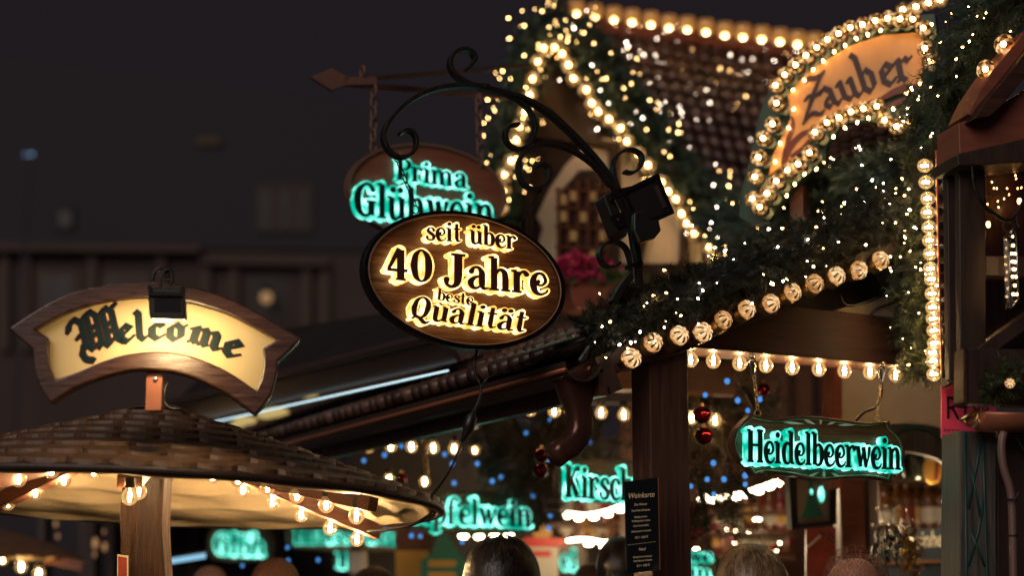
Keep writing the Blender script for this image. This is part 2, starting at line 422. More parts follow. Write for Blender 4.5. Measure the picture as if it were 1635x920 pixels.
NOUV = {
 's': [('C', [(.52, .76, .2), (.44, .93, .12), (.24, .95, .13), (.12, .74, .19), (.30, .54, .24), (.50, .36, .24), (.48, .10, .18), (.26, .03, .12), (.08, .12, .12), (.06, .25, .2)])],
 'e': _e, 'u': _u, 'a': _a,
 'ü': _u + _dot(.2, 1.30) + _dot(.54, 1.30), 'ä': _a + _dot(.2, 1.30) + _dot(.52, 1.30),
 'i': _stem(.16, 1.0) + _dot(.16, 1.32),
 't': [('L', [(.2, 1.36, .20), (.2, .25, .25)]), ('C', [(.2, .3, .25), (.28, .05, .16), (.48, .12, .08)]), ('L', [(-.02, .97, .11), (.46, .97, .11)])],
 'b': _stem(.14, 1.52, foot=False) + _bowl(), 'p': _stem(.14, 1.0, bot=-.45) + _bowl(),
 'd': [('L', [(.60, 1.5, .25), (.60, .05, .25)]), ('L', [(.40, 1.49, .10), (.60, 1.49, .13)]), ('L', [(.6, .05, .1), (.78, .05, .1)]),
       ('C', [(.58, .72, .10), (.40, .97, .12), (.18, .84, .22), (.11, .5, .27), (.18, .14, .2), (.38, .02, .12), (.58, .16, .10)])],
 'r': _stem(.14, 1.0) + [('C', [(.18, .68, .10), (.30, .92, .12), (.44, .97, .16), (.53, .86, .22)])],
 'h': _stem(.14, 1.52) + _arch(.14), 'n': _stem(.14, 1.0) + _arch(.14),
 'm': _stem(.14, 1.0) + _arch(.14) + _arch(.59), 'l': _stem(.16, 1.52),
 'w': [('L', [(.10, .97, .26), (.28, .06, .20)]), ('L', [(.28, .06, .10), (.48, .92, .10)]), ('L', [(.46, .97, .26), (.64, .06, .20)]), ('C', [(.64, .06, .10), (.80, .5, .12), (.86, .92, .2)]), ('L', [(-.08, .96, .1), (.22, .96, .1)])],
 'f': [('C', [(.56, 1.36, .2), (.42, 1.5, .12), (.26, 1.38, .2), (.2, 1.0, .25)]), ('L', [(.2, 1.05, .25), (.2, .03, .25)]), ('L', [(0, .95, .1), (.46, .95, .1)]), ('L', [(0, .04, .1), (.42, .04, .1)])],
 'c': [('C', [(.56, .78, .22), (.44, .95, .12), (.26, .95, .14), (.12, .74, .22), (.09, .46, .27), (.18, .13, .22), (.38, .02, .14), (.60, .14, .08)])],
 'k': _stem(.14, 1.52) + [('L', [(.2, .45, .10), (.52, .92, .16)]), ('L', [(.3, .58, .2), (.62, .05, .24)])],
 '4': [('L', [(.50, 1.46, .20), (.08, .52, .14)]), ('L', [(.02, .46, .14), (.84, .46, .14)]), ('L', [(.56, 1.40, .30), (.56, .05, .30)]), ('L', [(.36, .05, .10), (.76, .05, .10)])],
 '0': [('C', [(.13, .75, .30), (.20, 1.22, .22), (.43, 1.46, .10), (.66, 1.22, .22), (.73, .75, .30), (.66, .26, .22), (.43, .04, .10), (.20, .26, .22), (.13, .75, .30)])],
 'J': [('L', [(.52, 1.46, .32), (.52, .5, .32)]), ('C', [(.52, .55, .32), (.46, .14, .25), (.26, -.02, .15), (.07, .08, .15), (.06, .30, .24)]), ('L', [(.24, 1.46, .12), (.80, 1.46, .12)])],
 'Q': [('C', [(.14, .75, .28), (.24, 1.25, .20), (.50, 1.45, .12), (.76, 1.22, .22), (.82, .75, .28), (.72, .26, .2), (.46, .06, .12), (.22, .26, .22), (.14, .75, .28)]),
       ('C', [(.16, .0, .14), (.34, .16, .12), (.56, .0, .2), (.80, -.22, .22), (1.0, -.12, .10)])],
 'H': _stem(.2, 1.5, .30) + _stem(.84, 1.5, .30) + [('L', [(.2, .80, .12), (.84, .80, .12)]), ('L', [(.62, 1.48, .1), (1.04, 1.48, .1)])],
 'G': [('C', [(.86, 1.20, .22), (.72, 1.42, .13), (.48, 1.44, .14), (.22, 1.15, .26), (.15, .72, .32), (.24, .25, .26), (.5, .05, .14), (.78, .20, .16)]), ('L', [(.78, .66, .28), (.78, .08, .28)]), ('L', [(.54, .68, .11), (1.0, .68, .11)])],
 'P': _stem(.2, 1.5, .30) + [('C', [(.2, 1.44, .12), (.5, 1.47, .13), (.74, 1.18, .26), (.62, .84, .18), (.24, .70, .10)])],
 'K': _stem(.2, 1.5, .30) + [('C', [(.24, .72, .11), (.48, 1.0, .13), (.62, 1.3, .14), (.80, 1.36, .26)]), ('L', [(.36, .85, .22), (.74, .10, .28)]), ('L', [(.6, .05, .1), (.98, .05, .1)])],
 'A': [('L', [(.10, .05, .13), (.44, 1.44, .13)]), ('L', [(.44, 1.44, .28), (.82, .06, .30)]), ('L', [(.2, .48, .11), (.68, .48, .11)]), ('L', [(-.06, .05, .1), (.28, .05, .1)]), ('L', [(.62, .05, .1), (1.02, .05, .1)])],
 'I': _stem(.22, 1.5, .32) + [('L', [(0, 1.48, .1), (.44, 1.48, .1)])], 'W': None,
}
# broad-pen blackletter: pen paths, x-height 1
BLK = {
 'e': [[(.14, .74), (.14, .26), (.34, .08), (.58, .26)], [(.14, .74), (.34, .94), (.56, .74), (.16, .44)]],
 'l': [[(.06, 1.52), (.18, 1.40), (.18, .24), (.34, .08), (.44, .16)]],
 'c': [[(.14, .74), (.14, .26), (.34, .08), (.56, .26)], [(.14, .74), (.32, .94), (.54, .80)]],
 'o': [[(.14, .76), (.14, .26), (.34, .07), (.58, .26), (.58, .74), (.36, .94), (.14, .76)], [(.58, .74), (.72, .86)]],
 'm': [[(.02, .80), (.16, .92), (.16, .22), (.06, .10)], [(.16, .22), (.26, .10)], [(.16, .74), (.46, .94), (.56, .78), (.56, .22), (.66, .10)], [(.56, .74), (.86, .94), (.96, .78), (.96, .22), (1.08, .10), (1.18, .18)], [(.56, .22), (.46, .12)]],
 'a': [[(.12, .78), (.30, .94), (.52, .76), (.52, .24), (.66, .08), (.76, .18)], [(.52, .52), (.22, .42), (.14, .26), (.28, .08), (.52, .28)]],
 'u': [[(.02, .84), (.16, .90), (.16, .26), (.34, .08), (.58, .28)], [(.46, .84), (.60, .90), (.60, .24), (.72, .08), (.84, .18)]],
 'b': [[(.04, 1.62), (.18, 1.46), (.18, .24), (.36, .07), (.60, .26), (.60, .72), (.42, .92), (.18, .72)]],
 'r': [[(.02, .82), (.16, .92), (.16, .22), (.06, .10)], [(.16, .22), (.30, .08)], [(.16, .72), (.40, .94), (.52, .80), (.62, .90)]],
}
NIB = (math.cos(R(42)), math.sin(R(42)))
def stroke_polys(strokes, fat=0.0, sub=5):
    polys = []
    for kind, pts in strokes:
        p = catmull(pts, sub) if kind == 'C' else list(pts)
        for i in range(len(p) - 1):
            (x0, y0, w0), (x1, y1, w1) = p[i], p[i + 1]; w0 += fat; w1 += fat
            d = math.hypot(x1 - x0, y1 - y0) or 1e-6; nx, ny = -(y1 - y0) / d, (x1 - x0) / d
            polys.append([(x0 + nx * w0 / 2, y0 + ny * w0 / 2), (x0 - nx * w0 / 2, y0 - ny * w0 / 2), (x1 - nx * w1 / 2, y1 - ny * w1 / 2), (x1 + nx * w1 / 2, y1 + ny * w1 / 2)])
        ends = (0, len(p) - 1)
        for i, (x, y, w) in enumerate(p):
            w += fat
            if kind == 'C' or fat or len(pts) == 2 and abs(pts[0][0] - pts[1][0]) < .01 and abs(pts[0][1] - pts[1][1]) < .01:
                polys.append([(x + w / 2 * math.cos(a * math.pi / 5), y + w / 2 * math.sin(a * math.pi / 5)) for a in range(10)])
    return polys
def nib_polys(paths, nib=.26, fat=0.0):
    polys = []
    nx, ny = NIB[0] * nib / 2, NIB[1] * nib / 2; tx, ty = -NIB[1] * (.035 + fat / 2), NIB[0] * (.035 + fat / 2); nx += NIB[0] * fat / 2; ny += NIB[1] * fat / 2
    pen = [(nx + tx, ny + ty), (-nx + tx, -ny + ty), (-nx - tx, -ny - ty), (nx - tx, ny - ty)]
    for path in paths:
        for i in range(len(path) - 1):
            pts = sorted(set([(path[i + k][0] + a, path[i + k][1] + b) for k in (0, 1) for a, b in pen]))
            lo = []; hi = []
            for q in pts:
                while len(lo) > 1 and (lo[-1][0] - lo[-2][0]) * (q[1] - lo[-2][1]) - (lo[-1][1] - lo[-2][1]) * (q[0] - lo[-2][0]) <= 0: lo.pop()
                lo.append(q)
            for q in reversed(pts):
                while len(hi) > 1 and (hi[-1][0] - hi[-2][0]) * (q[1] - hi[-2][1]) - (hi[-1][1] - hi[-2][1]) * (q[0] - hi[-2][0]) <= 0: hi.pop()
                hi.append(q)
            polys.append(lo[:-1] + hi[:-1])
    return polys
def gwidth(ch):
    if ch == ' ': return .42
    return max(x + w / 2 for k, p in NOUV[ch] for x, y, w in p)
def layout(txt, x0, y0, x1, y1, xh, slant=0.0, gap=.10, sag=0.0, caps=1.0):
    """letters of txt along the line (x0,y0)-(x1,y1): list of (char, function glyph point -> photo pixel)"""
    tot = sum(gwidth(c) + gap for c in txt) - gap; xs = (x1 - x0) / tot; o = []; x = 0
    for c in txt:
        def f(g, x=x):
            px = x0 + (x + g[0]) * xs; t = (px - x0) / (x1 - x0)
            return (px + g[1] * xh * slant, y0 + (y1 - y0) * t - sag * 4 * t * (1 - t) - g[1] * xh)
        if c != ' ': o.append((c, f))
        x += gwidth(c) + gap
    return o
def word_mesh(P, letters, d0, d1, fat=0.0, sub=5, step=0.0):
    mb = MB()
    for i, (c, f) in enumerate(letters):
        polys = [[P.uv(*f(q), d1) for q in p] for p in stroke_polys(NOUV[c], fat, sub)]
        mb.union(P, polys, d0, d1 + step * (i % 2))
    return mb
def blk_letter(mb, P, ch, ox, oy, xh, rot, d0, d1, fat=0.0, xs=1.0, nib=.26, paths=None, shear=0.0):
    c, s = math.cos(R(rot)), math.sin(R(rot))
    def f(g):
        gx, gy = g[0] * xh * xs, g[1] * xh
        return P.uv(ox + gx * c + gy * s, oy + gx * s - gy * c + gx * shear, d1)
    mb.union(P, [[f(q) for q in p] for p in nib_polys(paths or BLK[ch], nib, fat)], d0, d1)

# ------------------------------------------------------------------ lamps
_b = MB(); _b.smooth = True
_b.lathe([(.0005, -.0235), (.009, -.0218), (.0165, -.0165), (.0215, -.0085), (.0232, 0), (.0218, .0085), (.0175, .0160), (.0125, .0215), (.0115, .027)], seg=20)
BULB = _b.mesh('bulb', M['bulb_glass'])
_b = MB(); _b.smooth = True
_b.lathe([(.0003, -.013), (.0040, -.012), (.0046, 0), (.0040, .012), (.0003, .014)], seg=8)
FIL = _b.mesh('filament', M['filament']); FILC = FIL.copy(); FILC.materials[0] = M['filament_canopy']; FILV = FIL.copy(); FILV.materials[0] = M['filament_column']; FILS = FIL.copy(); FILS.materials[0] = M['filament_soft']
_b = MB(); _b.smooth = False
_b.lathe([(.0005, .024), (.0138, .024), (.0145, .028), (.0155, .030), (.0155, .050), (.013, .053), (.0005, .053)], seg=14)
SOCK = _b.mesh('socket', M['black_plastic'])
def bulb(parent, loc, rot=None, scale=1.0, fil=None, socket=True):
    o = stamp('bulb', BULB, parent, loc, rot, scale)
    sub('filament', fil or FIL, o)
    if socket: sub('socket', SOCK, o)
    return o
# faceted cabochon cap: dome along +z, base at the origin
def _cab():
    gain = random.choice([.8, .95, 1.0, 1.1]); me = MB(); prof = [(.0305, .000), (.0330, .010), (.0320, .021), (.0262, .031), (.0165, .0375), (.0065, .0395)]
    seg = 24; fac = []
    for i, (r, h) in enumerate(prof):
        for j in range(seg):
            a = 2 * math.pi * j / seg; k = .94 if j % 3 == 0 else 1.0
            me.v.append((r * k * math.cos(a), r * k * math.sin(a), h * (.97 if j % 3 == 0 else 1)))
    for i in range(len(prof) - 1):
        for j in range(seg):
            me.f.append([i * seg + j, i * seg + (j + 1) % seg, (i + 1) * seg + (j + 1) % seg, (i + 1) * seg + j]); me.m.append(0); me.sm.append(False)
            u_ = random.uniform
            fac.append([u_(.30, .60), u_(.35, .75), .05 if j % 3 == 0 else u_(.40, .95), .07 if j % 3 == 0 else u_(.55, 1.05), u_(.45, 1.0)][i])
    me.f.append([(len(prof) - 1) * seg + j for j in range(seg)]); me.m.append(0); me.sm.append(False); fac.append(.55)
    m = me.mesh('bulb', M['cab_lens']); at = m.attributes.new('facet', 'FLOAT', 'FACE'); at.data.foreach_set('value', [f * gain for f in fac]); return m
CABM = [_cab() for _ in range(5)]
_b = MB(); _b.lathe([(.0330, -.030), (.0345, -.028), (.0345, -.001), (.0315, .001)], seg=18)
CABS = _b.mesh('socket', M['brass'])
_b = MB(); _b.smooth = True; _b.ball((0, 0, .018), .0125, 8, 6)
CABC = _b.mesh('lamp', M['cab_core'])
# rounder cap seen from the side or out of focus: clear dome over a bright lamp
_b = MB(); _b.smooth = True; _b.lathe([(.024, 0), (.031, .010), (.0335, .022), (.030, .035), (.020, .044), (.004, .048)], seg=16)
DOME = _b.mesh('bulb', M['dome_glass']); _a1 = DOME.attributes.new('facet', 'FLOAT', 'FACE')
_v = []
for i in range(5):
    for j in range(16): _v.append(max(.02, [.22, .30, .36, .44, .50][i] * random.choice([.1, .35, .7, 1.3, 2.0])))
_a1.data.foreach_set('value', _v)
_b = MB(); _b.smooth = True; _b.ball((0, 0, .026), .0098, 10, 8)
DOMEC = _b.mesh('lamp', M['cab_core'])
_b = MB(); _b.lathe([(.021, -.035), (.0225, -.034), (.0225, -.024), (.0205, -.022), (.0205, -.018), (.0225, -.016), (.0225, -.006), (.024, 0)], seg=14)
DOMES = _b.mesh('socket', M['copper_dark'])
def quat(d): return Vector(d).to_track_quat('Z', 'Y')
def cabochon(parent, loc, d, scale=1.0, face=True):
    q = quat(d)
    q = q @ Matrix.Rotation(random.uniform(0, 6.28), 3, 'Z').to_quaternion()
    o = stamp('bulb', random.choice(CABM) if face else DOME, parent, loc, q, scale * random.uniform(.97, 1.03))
    if not face: sub('lamp', DOMEC, o)
    sub('socket', CABS if face else DOMES, o); return o
def _tiny(mat, r=.0035, ln=1.5):
    b = MB(); b.smooth = True; b.ball((0, 0, 0), r, 6, 4, 1, 1, ln); return b.mesh('fairy_light', mat)
FAIRY, FAIRYW, LEDB = _tiny(M['fairy_warm'], .0023), _tiny(M['fairy_white'], .0022), _tiny(M['blue_led'], .0098, 1.1)

# ------------------------------------------------------------------ chains, scrolls, garlands
def chain_mb(mb, a, b, link=.026, r=.0022, wid=.0075):
    a, b = Vector(a), Vector(b); L_ = (b - a).length; n = max(2, int(L_ / (link * .74))); d = (b - a).normalized(); s1 = d.orthogonal().normalized(); s2 = d.cross(s1)
    for i in range(n):
        c = a + d * L_ * (i + .5) / n; sx = s1 if i % 2 else s2; h = link / 2
        loop = [c + d * (h * math.sin(t)) + sx * (wid * math.cos(t)) for t in [2 * math.pi * k / 10 for k in range(10)]]
        mb.tube(loop, r, 5, closed=True)
def ring_mb(mb, c, ax, rad, r, seg=14):
    ax = Vector(ax).normalized(); x = ax.orthogonal().normalized(); y = ax.cross(x)
    mb.tube([Vector(c) + x * rad * math.cos(2 * math.pi * k / seg) + y * rad * math.sin(2 * math.pi * k / seg) for k in range(seg)], r, 6, closed=True)
def along(path, t):
    n = len(path) - 1; k = min(n - 1, int(t * n)); return path[k].lerp(path[k + 1], t * n - k), (path[k + 1] - path[k]).normalized()
def needle_mb(path, rad, n, ln=.05, per=22, w=.0024, core=True, flat=1.0, droop=.25):
    """pine garland: sprigs of needles all round a path"""
    mb = MB(); vs = mb.v; rnd = random
    for _ in range(n):
        t = rnd.random(); p, d = along(path, t); r = (rad(t) if callable(rad) else rad)
        a = rnd.uniform(0, 2 * math.pi); s1 = d.orthogonal().normalized(); s2 = d.cross(s1)
        out = (s1 * math.cos(a) + s2 * math.sin(a)); out.y *= flat
        rr = r * math.sqrt(rnd.uniform(.02, 1.0)); base = p + out * rr * .62
        ax = (out * 1.0 + d * rnd.uniform(-.9, .9) + Vector((rnd.gauss(0, .3), rnd.gauss(0, .3), rnd.gauss(0, .3) - droop))).normalized()
        L_ = ln * rnd.uniform(1.0, 1.9); b1 = ax.orthogonal().normalized(); b2 = ax.cross(b1)
        for k in range(per):
            f = k / per; q = base + ax * L_ * f; g = k * 2.4 + rnd.random()
            nd = (ax * rnd.uniform(.45, .9) + b1 * math.cos(g) + b2 * math.sin(g)).normalized() * ln * rnd.uniform(.5, .95) * (1.1 - .5 * f)
            sd = nd.cross(ax)
            if sd.length < 1e-6: sd = b1
            sd = sd.normalized() * w * .5; i = len(vs)
            vs.append(tuple(q - sd)); vs.append(tuple(q + sd)); vs.append(tuple(q + nd)); mb.f.append([i, i + 1, i + 2]); mb.m.append(0); mb.sm.append(False)
    if core:
        mb.cur = 1; mb.tube(path, (lambda t: (rad(t) if callable(rad) else rad) * .50), 8)
    return mb
def fairy_lights(parent, path, rad, n, meshes, front=True, spread=1.0, sc_=1.0):
    ts = sorted(random.random() for _ in range(n)); wire = []
    for _ in range(n):
        p, d = along(path, ts[_]); r = (rad(_ / n) if callable(rad) else rad) * spread
        a = random.uniform(0, 6.283); s1 = d.orthogonal().normalized(); s2 = d.cross(s1)
        o = s1 * math.cos(a) + s2 * math.sin(a)
        if front and o.y > -.15: o = o - 2 * Vector((0, o.y, 0)); o.y = min(o.y, -.2)
        q = p + o * r * random.uniform(.75, 1.1)
        stamp('fairy_light', random.choice(meshes), parent, q, quat(Vector((random.gauss(0, 1), random.gauss(0, 1), random.gauss(0, 1)))), random.choice([.55, .75, .9, 1.1, 1.3]) * sc_); wire.append(tuple(q + (p - q) * .06))
    mb = MB(); mb.tube(catmull(wire, 4), .0015, 4); part('cable', mb, M['garland_core'], parent)
def pathpx(pts, sub=6): return [pt(x, y, d) for x, y, d in catmull(pts, sub)]
# ------------------------------------------------------------------ the ground
g = MB(); g.add([(-60, -20, 0), (60, -20, 0), (60, 140, 0), (-60, 140, 0)], [(0, 1, 2, 3)])
solo('ground', g, M['cobble'], 'dark cobbled market square under the stalls', 'ground', (0, 0, 0), kind='structure')

# ------------------------------------------------------------------ mulled wine stall: corner post, beams, roof
FP = Plane(1050, 570, 5.35, 26)          # its gable front
U_, V_ = FP.u, -FP.n                      # along the front, and back along the side
stall = thing('market_stall', 'dark timber market stall whose corner post carries the black wine list', 'market stall', FP.P(0, -FP.O.z, -.6))
b = MB()
a0, _ = FP.uv(1037, 600); a1, _ = FP.uv(1099, 600); zt = FP.uv(1060, 555)[1]
b.box(FP.P((a0 + a1) / 2, (zt - FP.O.z) / 2, -.055), U_ * ((a1 - a0) / 2), FP.n * .055, Z * ((zt + FP.O.z) / 2))
part('corner_post', b, M['wood_post'], stall, bevel=.004)
b = MB()
low = [(952, 596), (966, 612), (985, 597), (1013, 584), (1060, 574), (1102, 558), (1140, 536), (1191, 511), (1242, 491), (1294, 470), (1345, 453), (1386, 437), (1430, 420)]
upp = [(1430, 372), (1386, 390), (1345, 408), (1294, 428), (1242, 448), (1191, 468), (1140, 490), (1100, 506), (1060, 522), (1013, 540), (975, 556), (950, 572)]
b.prism(FP, FP.uvs(low + upp, .03), -.05, .03)
part('barge_board', b, M['wood_beam'], stall, bevel=.006)
b = MB(); b.prism(FP, FP.uvs([(1101, 470), (1438, 508), (1439, 584), (1096, 554)], -.052), -.21, -.052)
part('header_beam', b, M['wood_beam'], stall, bevel=.005)
b = MB(); b.prism(FP, FP.uvs([(1120, 560), (1438, 506), (1438, 420), (1180, 440)], -.16), -.26, -.22)
part('gable_boards', b, M['dark_wall'], stall)
b = MB(); b.prism(FP, FP.uvs([(1336, 497), (1375, 484), (1440, 468), (1440, 512)], -.06), -.20, -.10)
part('plaster_panel', b, M['plaster'], stall)
b = MB()
b.tube([FP.at(x, y, -.04) for x, y in catmull([(1342, 470), (1346, 484), (1360, 488), (1385, 482), (1420, 468), (1445, 462)])], .005)
b.tube([FP.at(x, y, -.03) for x, y in catmull([(1388, 506), (1400, 494), (1420, 486), (1445, 480)])], .005)
part('wiring', b, M['black_plastic'], stall)
# side eave: roof slope seen at a grazing angle, tiled edge, gutter and downpipe
E0 = FP.at(948, 566, .05); SL = (FP.at(1404, 400, 0) - FP.at(1000, 560, 0)).normalized()
b = MB(); nrow = 7
UPN = V_.cross(SL); UPN = UPN if UPN.z > 0 else -UPN
for k in range(nrow):                      # courses of flat tiles up the slope
    for j in range(64):
        s0 = .14 + j * .115 + (.05 if k % 2 else 0); t0 = .03 + k * .16
        c = E0 + V_ * (s0 + .055) + SL * (t0 + .09) + UPN * (.020 + .006 * random.random() - .0)
        b.box(c, V_ * .0545, (SL + UPN * -.10).normalized() * .10, UPN * .007)
b.smooth = True
for j in range(92):
    c = E0 + V_ * (.14 + j * .079) + UPN * .028; rj = random.uniform(-.006, .006)
    for k in range(4): b.tube([c + SL * (-.03 + k * .31 + rj) + UPN * (.010 - .0 * k), c + SL * (.29 + k * .31 + rj) - UPN * .004], .026, 8)
part('roof', b, M['roof_tile_dark'], stall)
b = MB(); b.box(E0 + V_ * 3.6 + SL * .62 - UPN * .03, V_ * 3.6, SL * .62, UPN * .02)
b.box(E0 + V_ * 3.6 + SL * .03 - UPN * .075, V_ * 3.6, SL * .02, UPN * .05)
part('roof_deck', b, M['wood_dark'], stall)
b = MB(); prof = [(.06 * math.cos(t), .055 * math.sin(t)) for t in [math.pi + k * math.pi / 8 for k in range(9)]]
prof = prof + [(x * .92, y * .92) for x, y in reversed(prof)]
G0 = E0 - SL * .055 - UPN * .01 - V_ * .02
b.sweep([G0 + V_ * t for t in (0, 1, 2, 3.5, 5, 7.2)], lambda i, t: prof, False, Z)
b.smooth = True
for r_, o_ in ((.006, Vector((0, 0, 0))),):
    pass
part('gutter', b, M['gutter_metal'], stall)
b = MB(); b.tube([G0 - SL * .060 + V_ * t for t in (0, 2, 4, 7.2)], .007, 8); part('gutter_bead', b, M['copper'], stall)  # copper tint stands in for the golden highlight along the gutter edge
b = MB(); b.prism(FP, FP.uvs([(928, 574), (942, 552), (945, 554), (931, 577)], .09), .07, .09)
part('gutter_end', b, M['copper_dark'], stall)
b = MB(); b.beam(E0 + U_ * .03 - Z * .085, E0 + U_ * .03 - Z * .085 + V_ * 7, .03, .07)
part('fascia', b, M['wood_post'], stall)
dp = Plane(915, 650, 5.24, 26)
b = MB(); b.smooth = True
hop = [(903, 590, 43, 30), (908, 600, 38, 28), (911, 620, 31, 26), (913, 640, 25, 23), (914, 650, 21, 21), (917, 668, 20, 20), (917, 688, 20, 20), (911, 702, 20, 20), (900, 714, 20, 20), (886, 722, 19, 20), (876, 732, 18, 20)]
cen = [dp.at(x + 8, y) for x, y, _, _ in hop]; sc_ = 5.24 / FPX
rings = []
def hopprof(i, t):
    wx, wy = hop[i][2] * sc_, hop[i][3] * sc_; return [(wx * math.copysign(abs(math.cos(q)) ** .7, math.cos(q)), wy * math.copysign(abs(math.sin(q)) ** .7, math.sin(q))) for q in [2 * math.pi * k / 20 for k in range(20)]]
b.sweep(cen, hopprof, False, dp.n)
part('downpipe', b, M['copper_dark'], stall)

# lamps in a row on the barge board, and the row under the header beam
lights = thing('cabochon_lights', 'row of twelve large faceted golden lamps on the sloping board under the dark garland', 'light string', FP.at(1007, 572, .03))
nb = (FP.n * .93 + U_ * .18 + Z * .26)
for x, y in [(1007, 572), (1041, 547), (1083, 536), (1121, 530), (1153, 512), (1190, 495), (1229, 484), (1263, 467), (1299, 454), (1334, 441), (1369, 430), (1404, 416)]:
    cabochon(lights, FP.at(x - 2, y + 2, .056), nb + Vector((random.gauss(0, .11), 0, random.gauss(0, .11))), .90)
b = MB(); b.tube([FP.at(x, y, .034) for x, y in catmull([(1105, 556), (1130, 540), (1160, 527), (1195, 515), (1240, 500)])], .003)
part('cable', b, M['black_plastic'], lights)
fest = thing('festoon_lights', 'string of nine clear bulbs under the dark beam above the Heidelbeerwein sign', 'light string', FP.at(1265, 565, -.1))
for x, y in [(1103, 575), (1139, 577), (1181, 581), (1223, 584), (1265, 587.5), (1307.5, 590), (1348.6, 593), (1389, 595), (1430, 599)]:
    bulb(fest, FP.at(x, y, -.125))
b = MB(); b.tube([FP.at(1095, 553, -.125) - Z * .006, FP.at(1440, 578, -.125) - Z * .006], .004); part('cable', b, M['black_plastic'], fest)

# the dark garland above the lamps
gp = pathpx([(938, 534, 5.20), (985, 510, 5.22), (1050, 484, 5.27), (1120, 460, 5.33), (1190, 432, 5.40), (1260, 404, 5.47), (1330, 376, 5.55), (1400, 348, 5.63), (1450, 330, 5.68)])
gar = thing('pine_garland', 'thick dark pine garland with white fairy lights lying along the sloping stall board', 'garland', gp[0])
part('foliage', needle_mb(gp, lambda t: .062 + .030 * min(1, t * 4), 1300, .034, 30, .0030), [M['needles'], M['garland_core']], gar)
fairy_lights(gar, gp, .100, 62, [FAIRYW, FAIRYW, FAIRY], sc_=1.25)

# ------------------------------------------------------------------ oval sign on its iron bracket
SP = Plane(741, 447, 5.0, 25)
def ell(cx, cyy, A, B, dl, n=56, k=1.0):
    return [(cx + A * k * math.cos(2 * math.pi * i / n), cyy + B * k * math.sin(2 * math.pi * i / n + R(dl))) for i in range(n)]
sign = thing('oval_sign', 'oval wooden sign lettered 40 Jahre beste Qualität with glowing golden letters', 'sign', SP.O)
eo = SP.uvs(ell(740.5, 447.5, 162, 111, 10)); ei = SP.uvs(ell(740.5, 447.5, 152.5, 103.5, 10)); em = SP.uvs(ell(740.5, 447.5, 155, 105.5, 10))
b = MB(); b.prism(SP, em, -.030, -.004); part('board', b, M['wood_board'], sign)
b = MB(); b.frame(SP, eo, ei, -.028, .006); part('rim', b, M['black_metal'], sign, bevel=.003)
b = MB(); b.tube([SP.P(x, y, .008) for x, y in SP.uvs(ell(740.5, 447.5, 153.5, 104.2, 10))], .0022, 6, closed=True); part('rim_bead', b, M['iron_rust'], sign)
WORDS = [('seit', 681, 383, 737, 386.5, 21, 0), ('über', 752, 388, 825, 399, 21, 0), ('40', 618, 446, 691, 452, 35, 0), ('Jahre', 711, 456, 876, 472, 35, 0),
         ('beste', 699, 479, 756, 488, 12.5, .10), ('Qualität', 654, 507, 838, 531, 23.5, .20)]
for t, x0, y0, x1, y1, xh, sl in WORDS:
    lt = layout(t, x0, y0, x1, y1, xh, sl, .06)
    part('lettering', word_mesh(SP, lt, .0315, .0350, 0.0), M['letter_face'], sign)
    part('light_block', word_mesh(SP, lt, -.004, .0305, .12, 4, .0004), M['glow_gold'], sign)
# scrolled bracket
BP = Plane(900, 250, 5.12, 18)
bk = thing('sign_bracket', 'black wrought iron scroll bracket holding the oval sign', 'bracket', BP.at(1015, 440))
def scroll(name, pts, wid, thk, off=0.0):
    mb = MB(); c = catmull(pts, 7)
    pp = [BP.at(x, y, off) for x, y in c]
    mb.bar(pp, BP.n, wid, thk); return part(name, mb, M['iron'], bk, bevel=.0015)
scroll('scroll', [(744, 112), (752, 104), (758, 94), (752, 83), (738, 79), (724, 86), (718, 100), (724, 117), (742, 131), (765, 139), (800, 147), (842, 160), (880, 184), (918, 219), (955, 260), (982, 300), (1002, 345), (1015, 398), (1020, 462)], .034, lambda t: .011 + .012 * max(0, t - .4))
scroll('scroll', [(637, 214), (650, 208), (662, 216), (664, 234), (655, 247), (637, 251), (621, 241), (612, 222), (616, 202), (634, 178), (664, 155), (700, 141), (740, 137), (780, 139)], .034, lambda t: .009 + .004 * t, .004)
scroll('scroll', [(829, 199), (815, 201), (806, 212), (810, 228), (824, 238), (840, 234), (851, 218), (853, 196), (844, 176), (826, 159), (800, 146)], .030, .010, -.003)
scroll('scroll', [(858, 267), (866, 262), (876, 268), (877, 284), (866, 298), (848, 302), (833, 290), (827, 268), (833, 248), (848, 236), (870, 230), (896, 234), (925, 247), (952, 268), (975, 298)], .030, .010, .003)
scroll('scroll', [(996, 274), (1010, 276), (1023, 264), (1023, 248), (1008, 239), (990, 244), (980, 258), (979, 278), (988, 306)], .032, .008, .002)
scroll('scroll', [(989, 420), (976, 427), (963, 422), (956, 406), (964, 391), (982, 386), (998, 396), (1006, 418), (1010, 440)], .032, .008, .003)
scroll('brace', [(1016, 430), (1004, 444), (990, 462), (978, 484)], .036, .020, -.004)
b = MB(); b.tube([BP.at(x, y, .02) for x, y in catmull([(995, 330), (1004, 370), (1011, 420), (1014, 455)])], .004); part('cable', b, M['black_plastic'], bk)
b = MB()
for y in (305, 424): b.prism(BP, BP.uvs([(983 + (y - 305) * .2, y - 3), (1008 + (y - 305) * .15, y - 8), (1010 + (y - 305) * .15, y - 2), (985 + (y - 305) * .2, y + 3)], .024), -.024, .024)
part('clamp', b, M['black_metal'], bk)
for lab, A0, A1 in (('fine black chain from the left scroll to the oval sign', (635, 256), (663, 328)), ('fine black chain from the inner scroll to the right of the oval sign', (862, 304), (836, 352))):
    b = MB(); p0 = BP.at(*A0); p1 = SP.at(*A1)
    chain_mb(b, p0, p1, .030, .0017, .0062); ring_mb(b, p1 - Z * .012, SP.n, .011, .002); ring_mb(b, p0 + Z * .004, BP.n, .009, .002)
    solo('chain', b, M['iron'], lab, 'chain', p0)
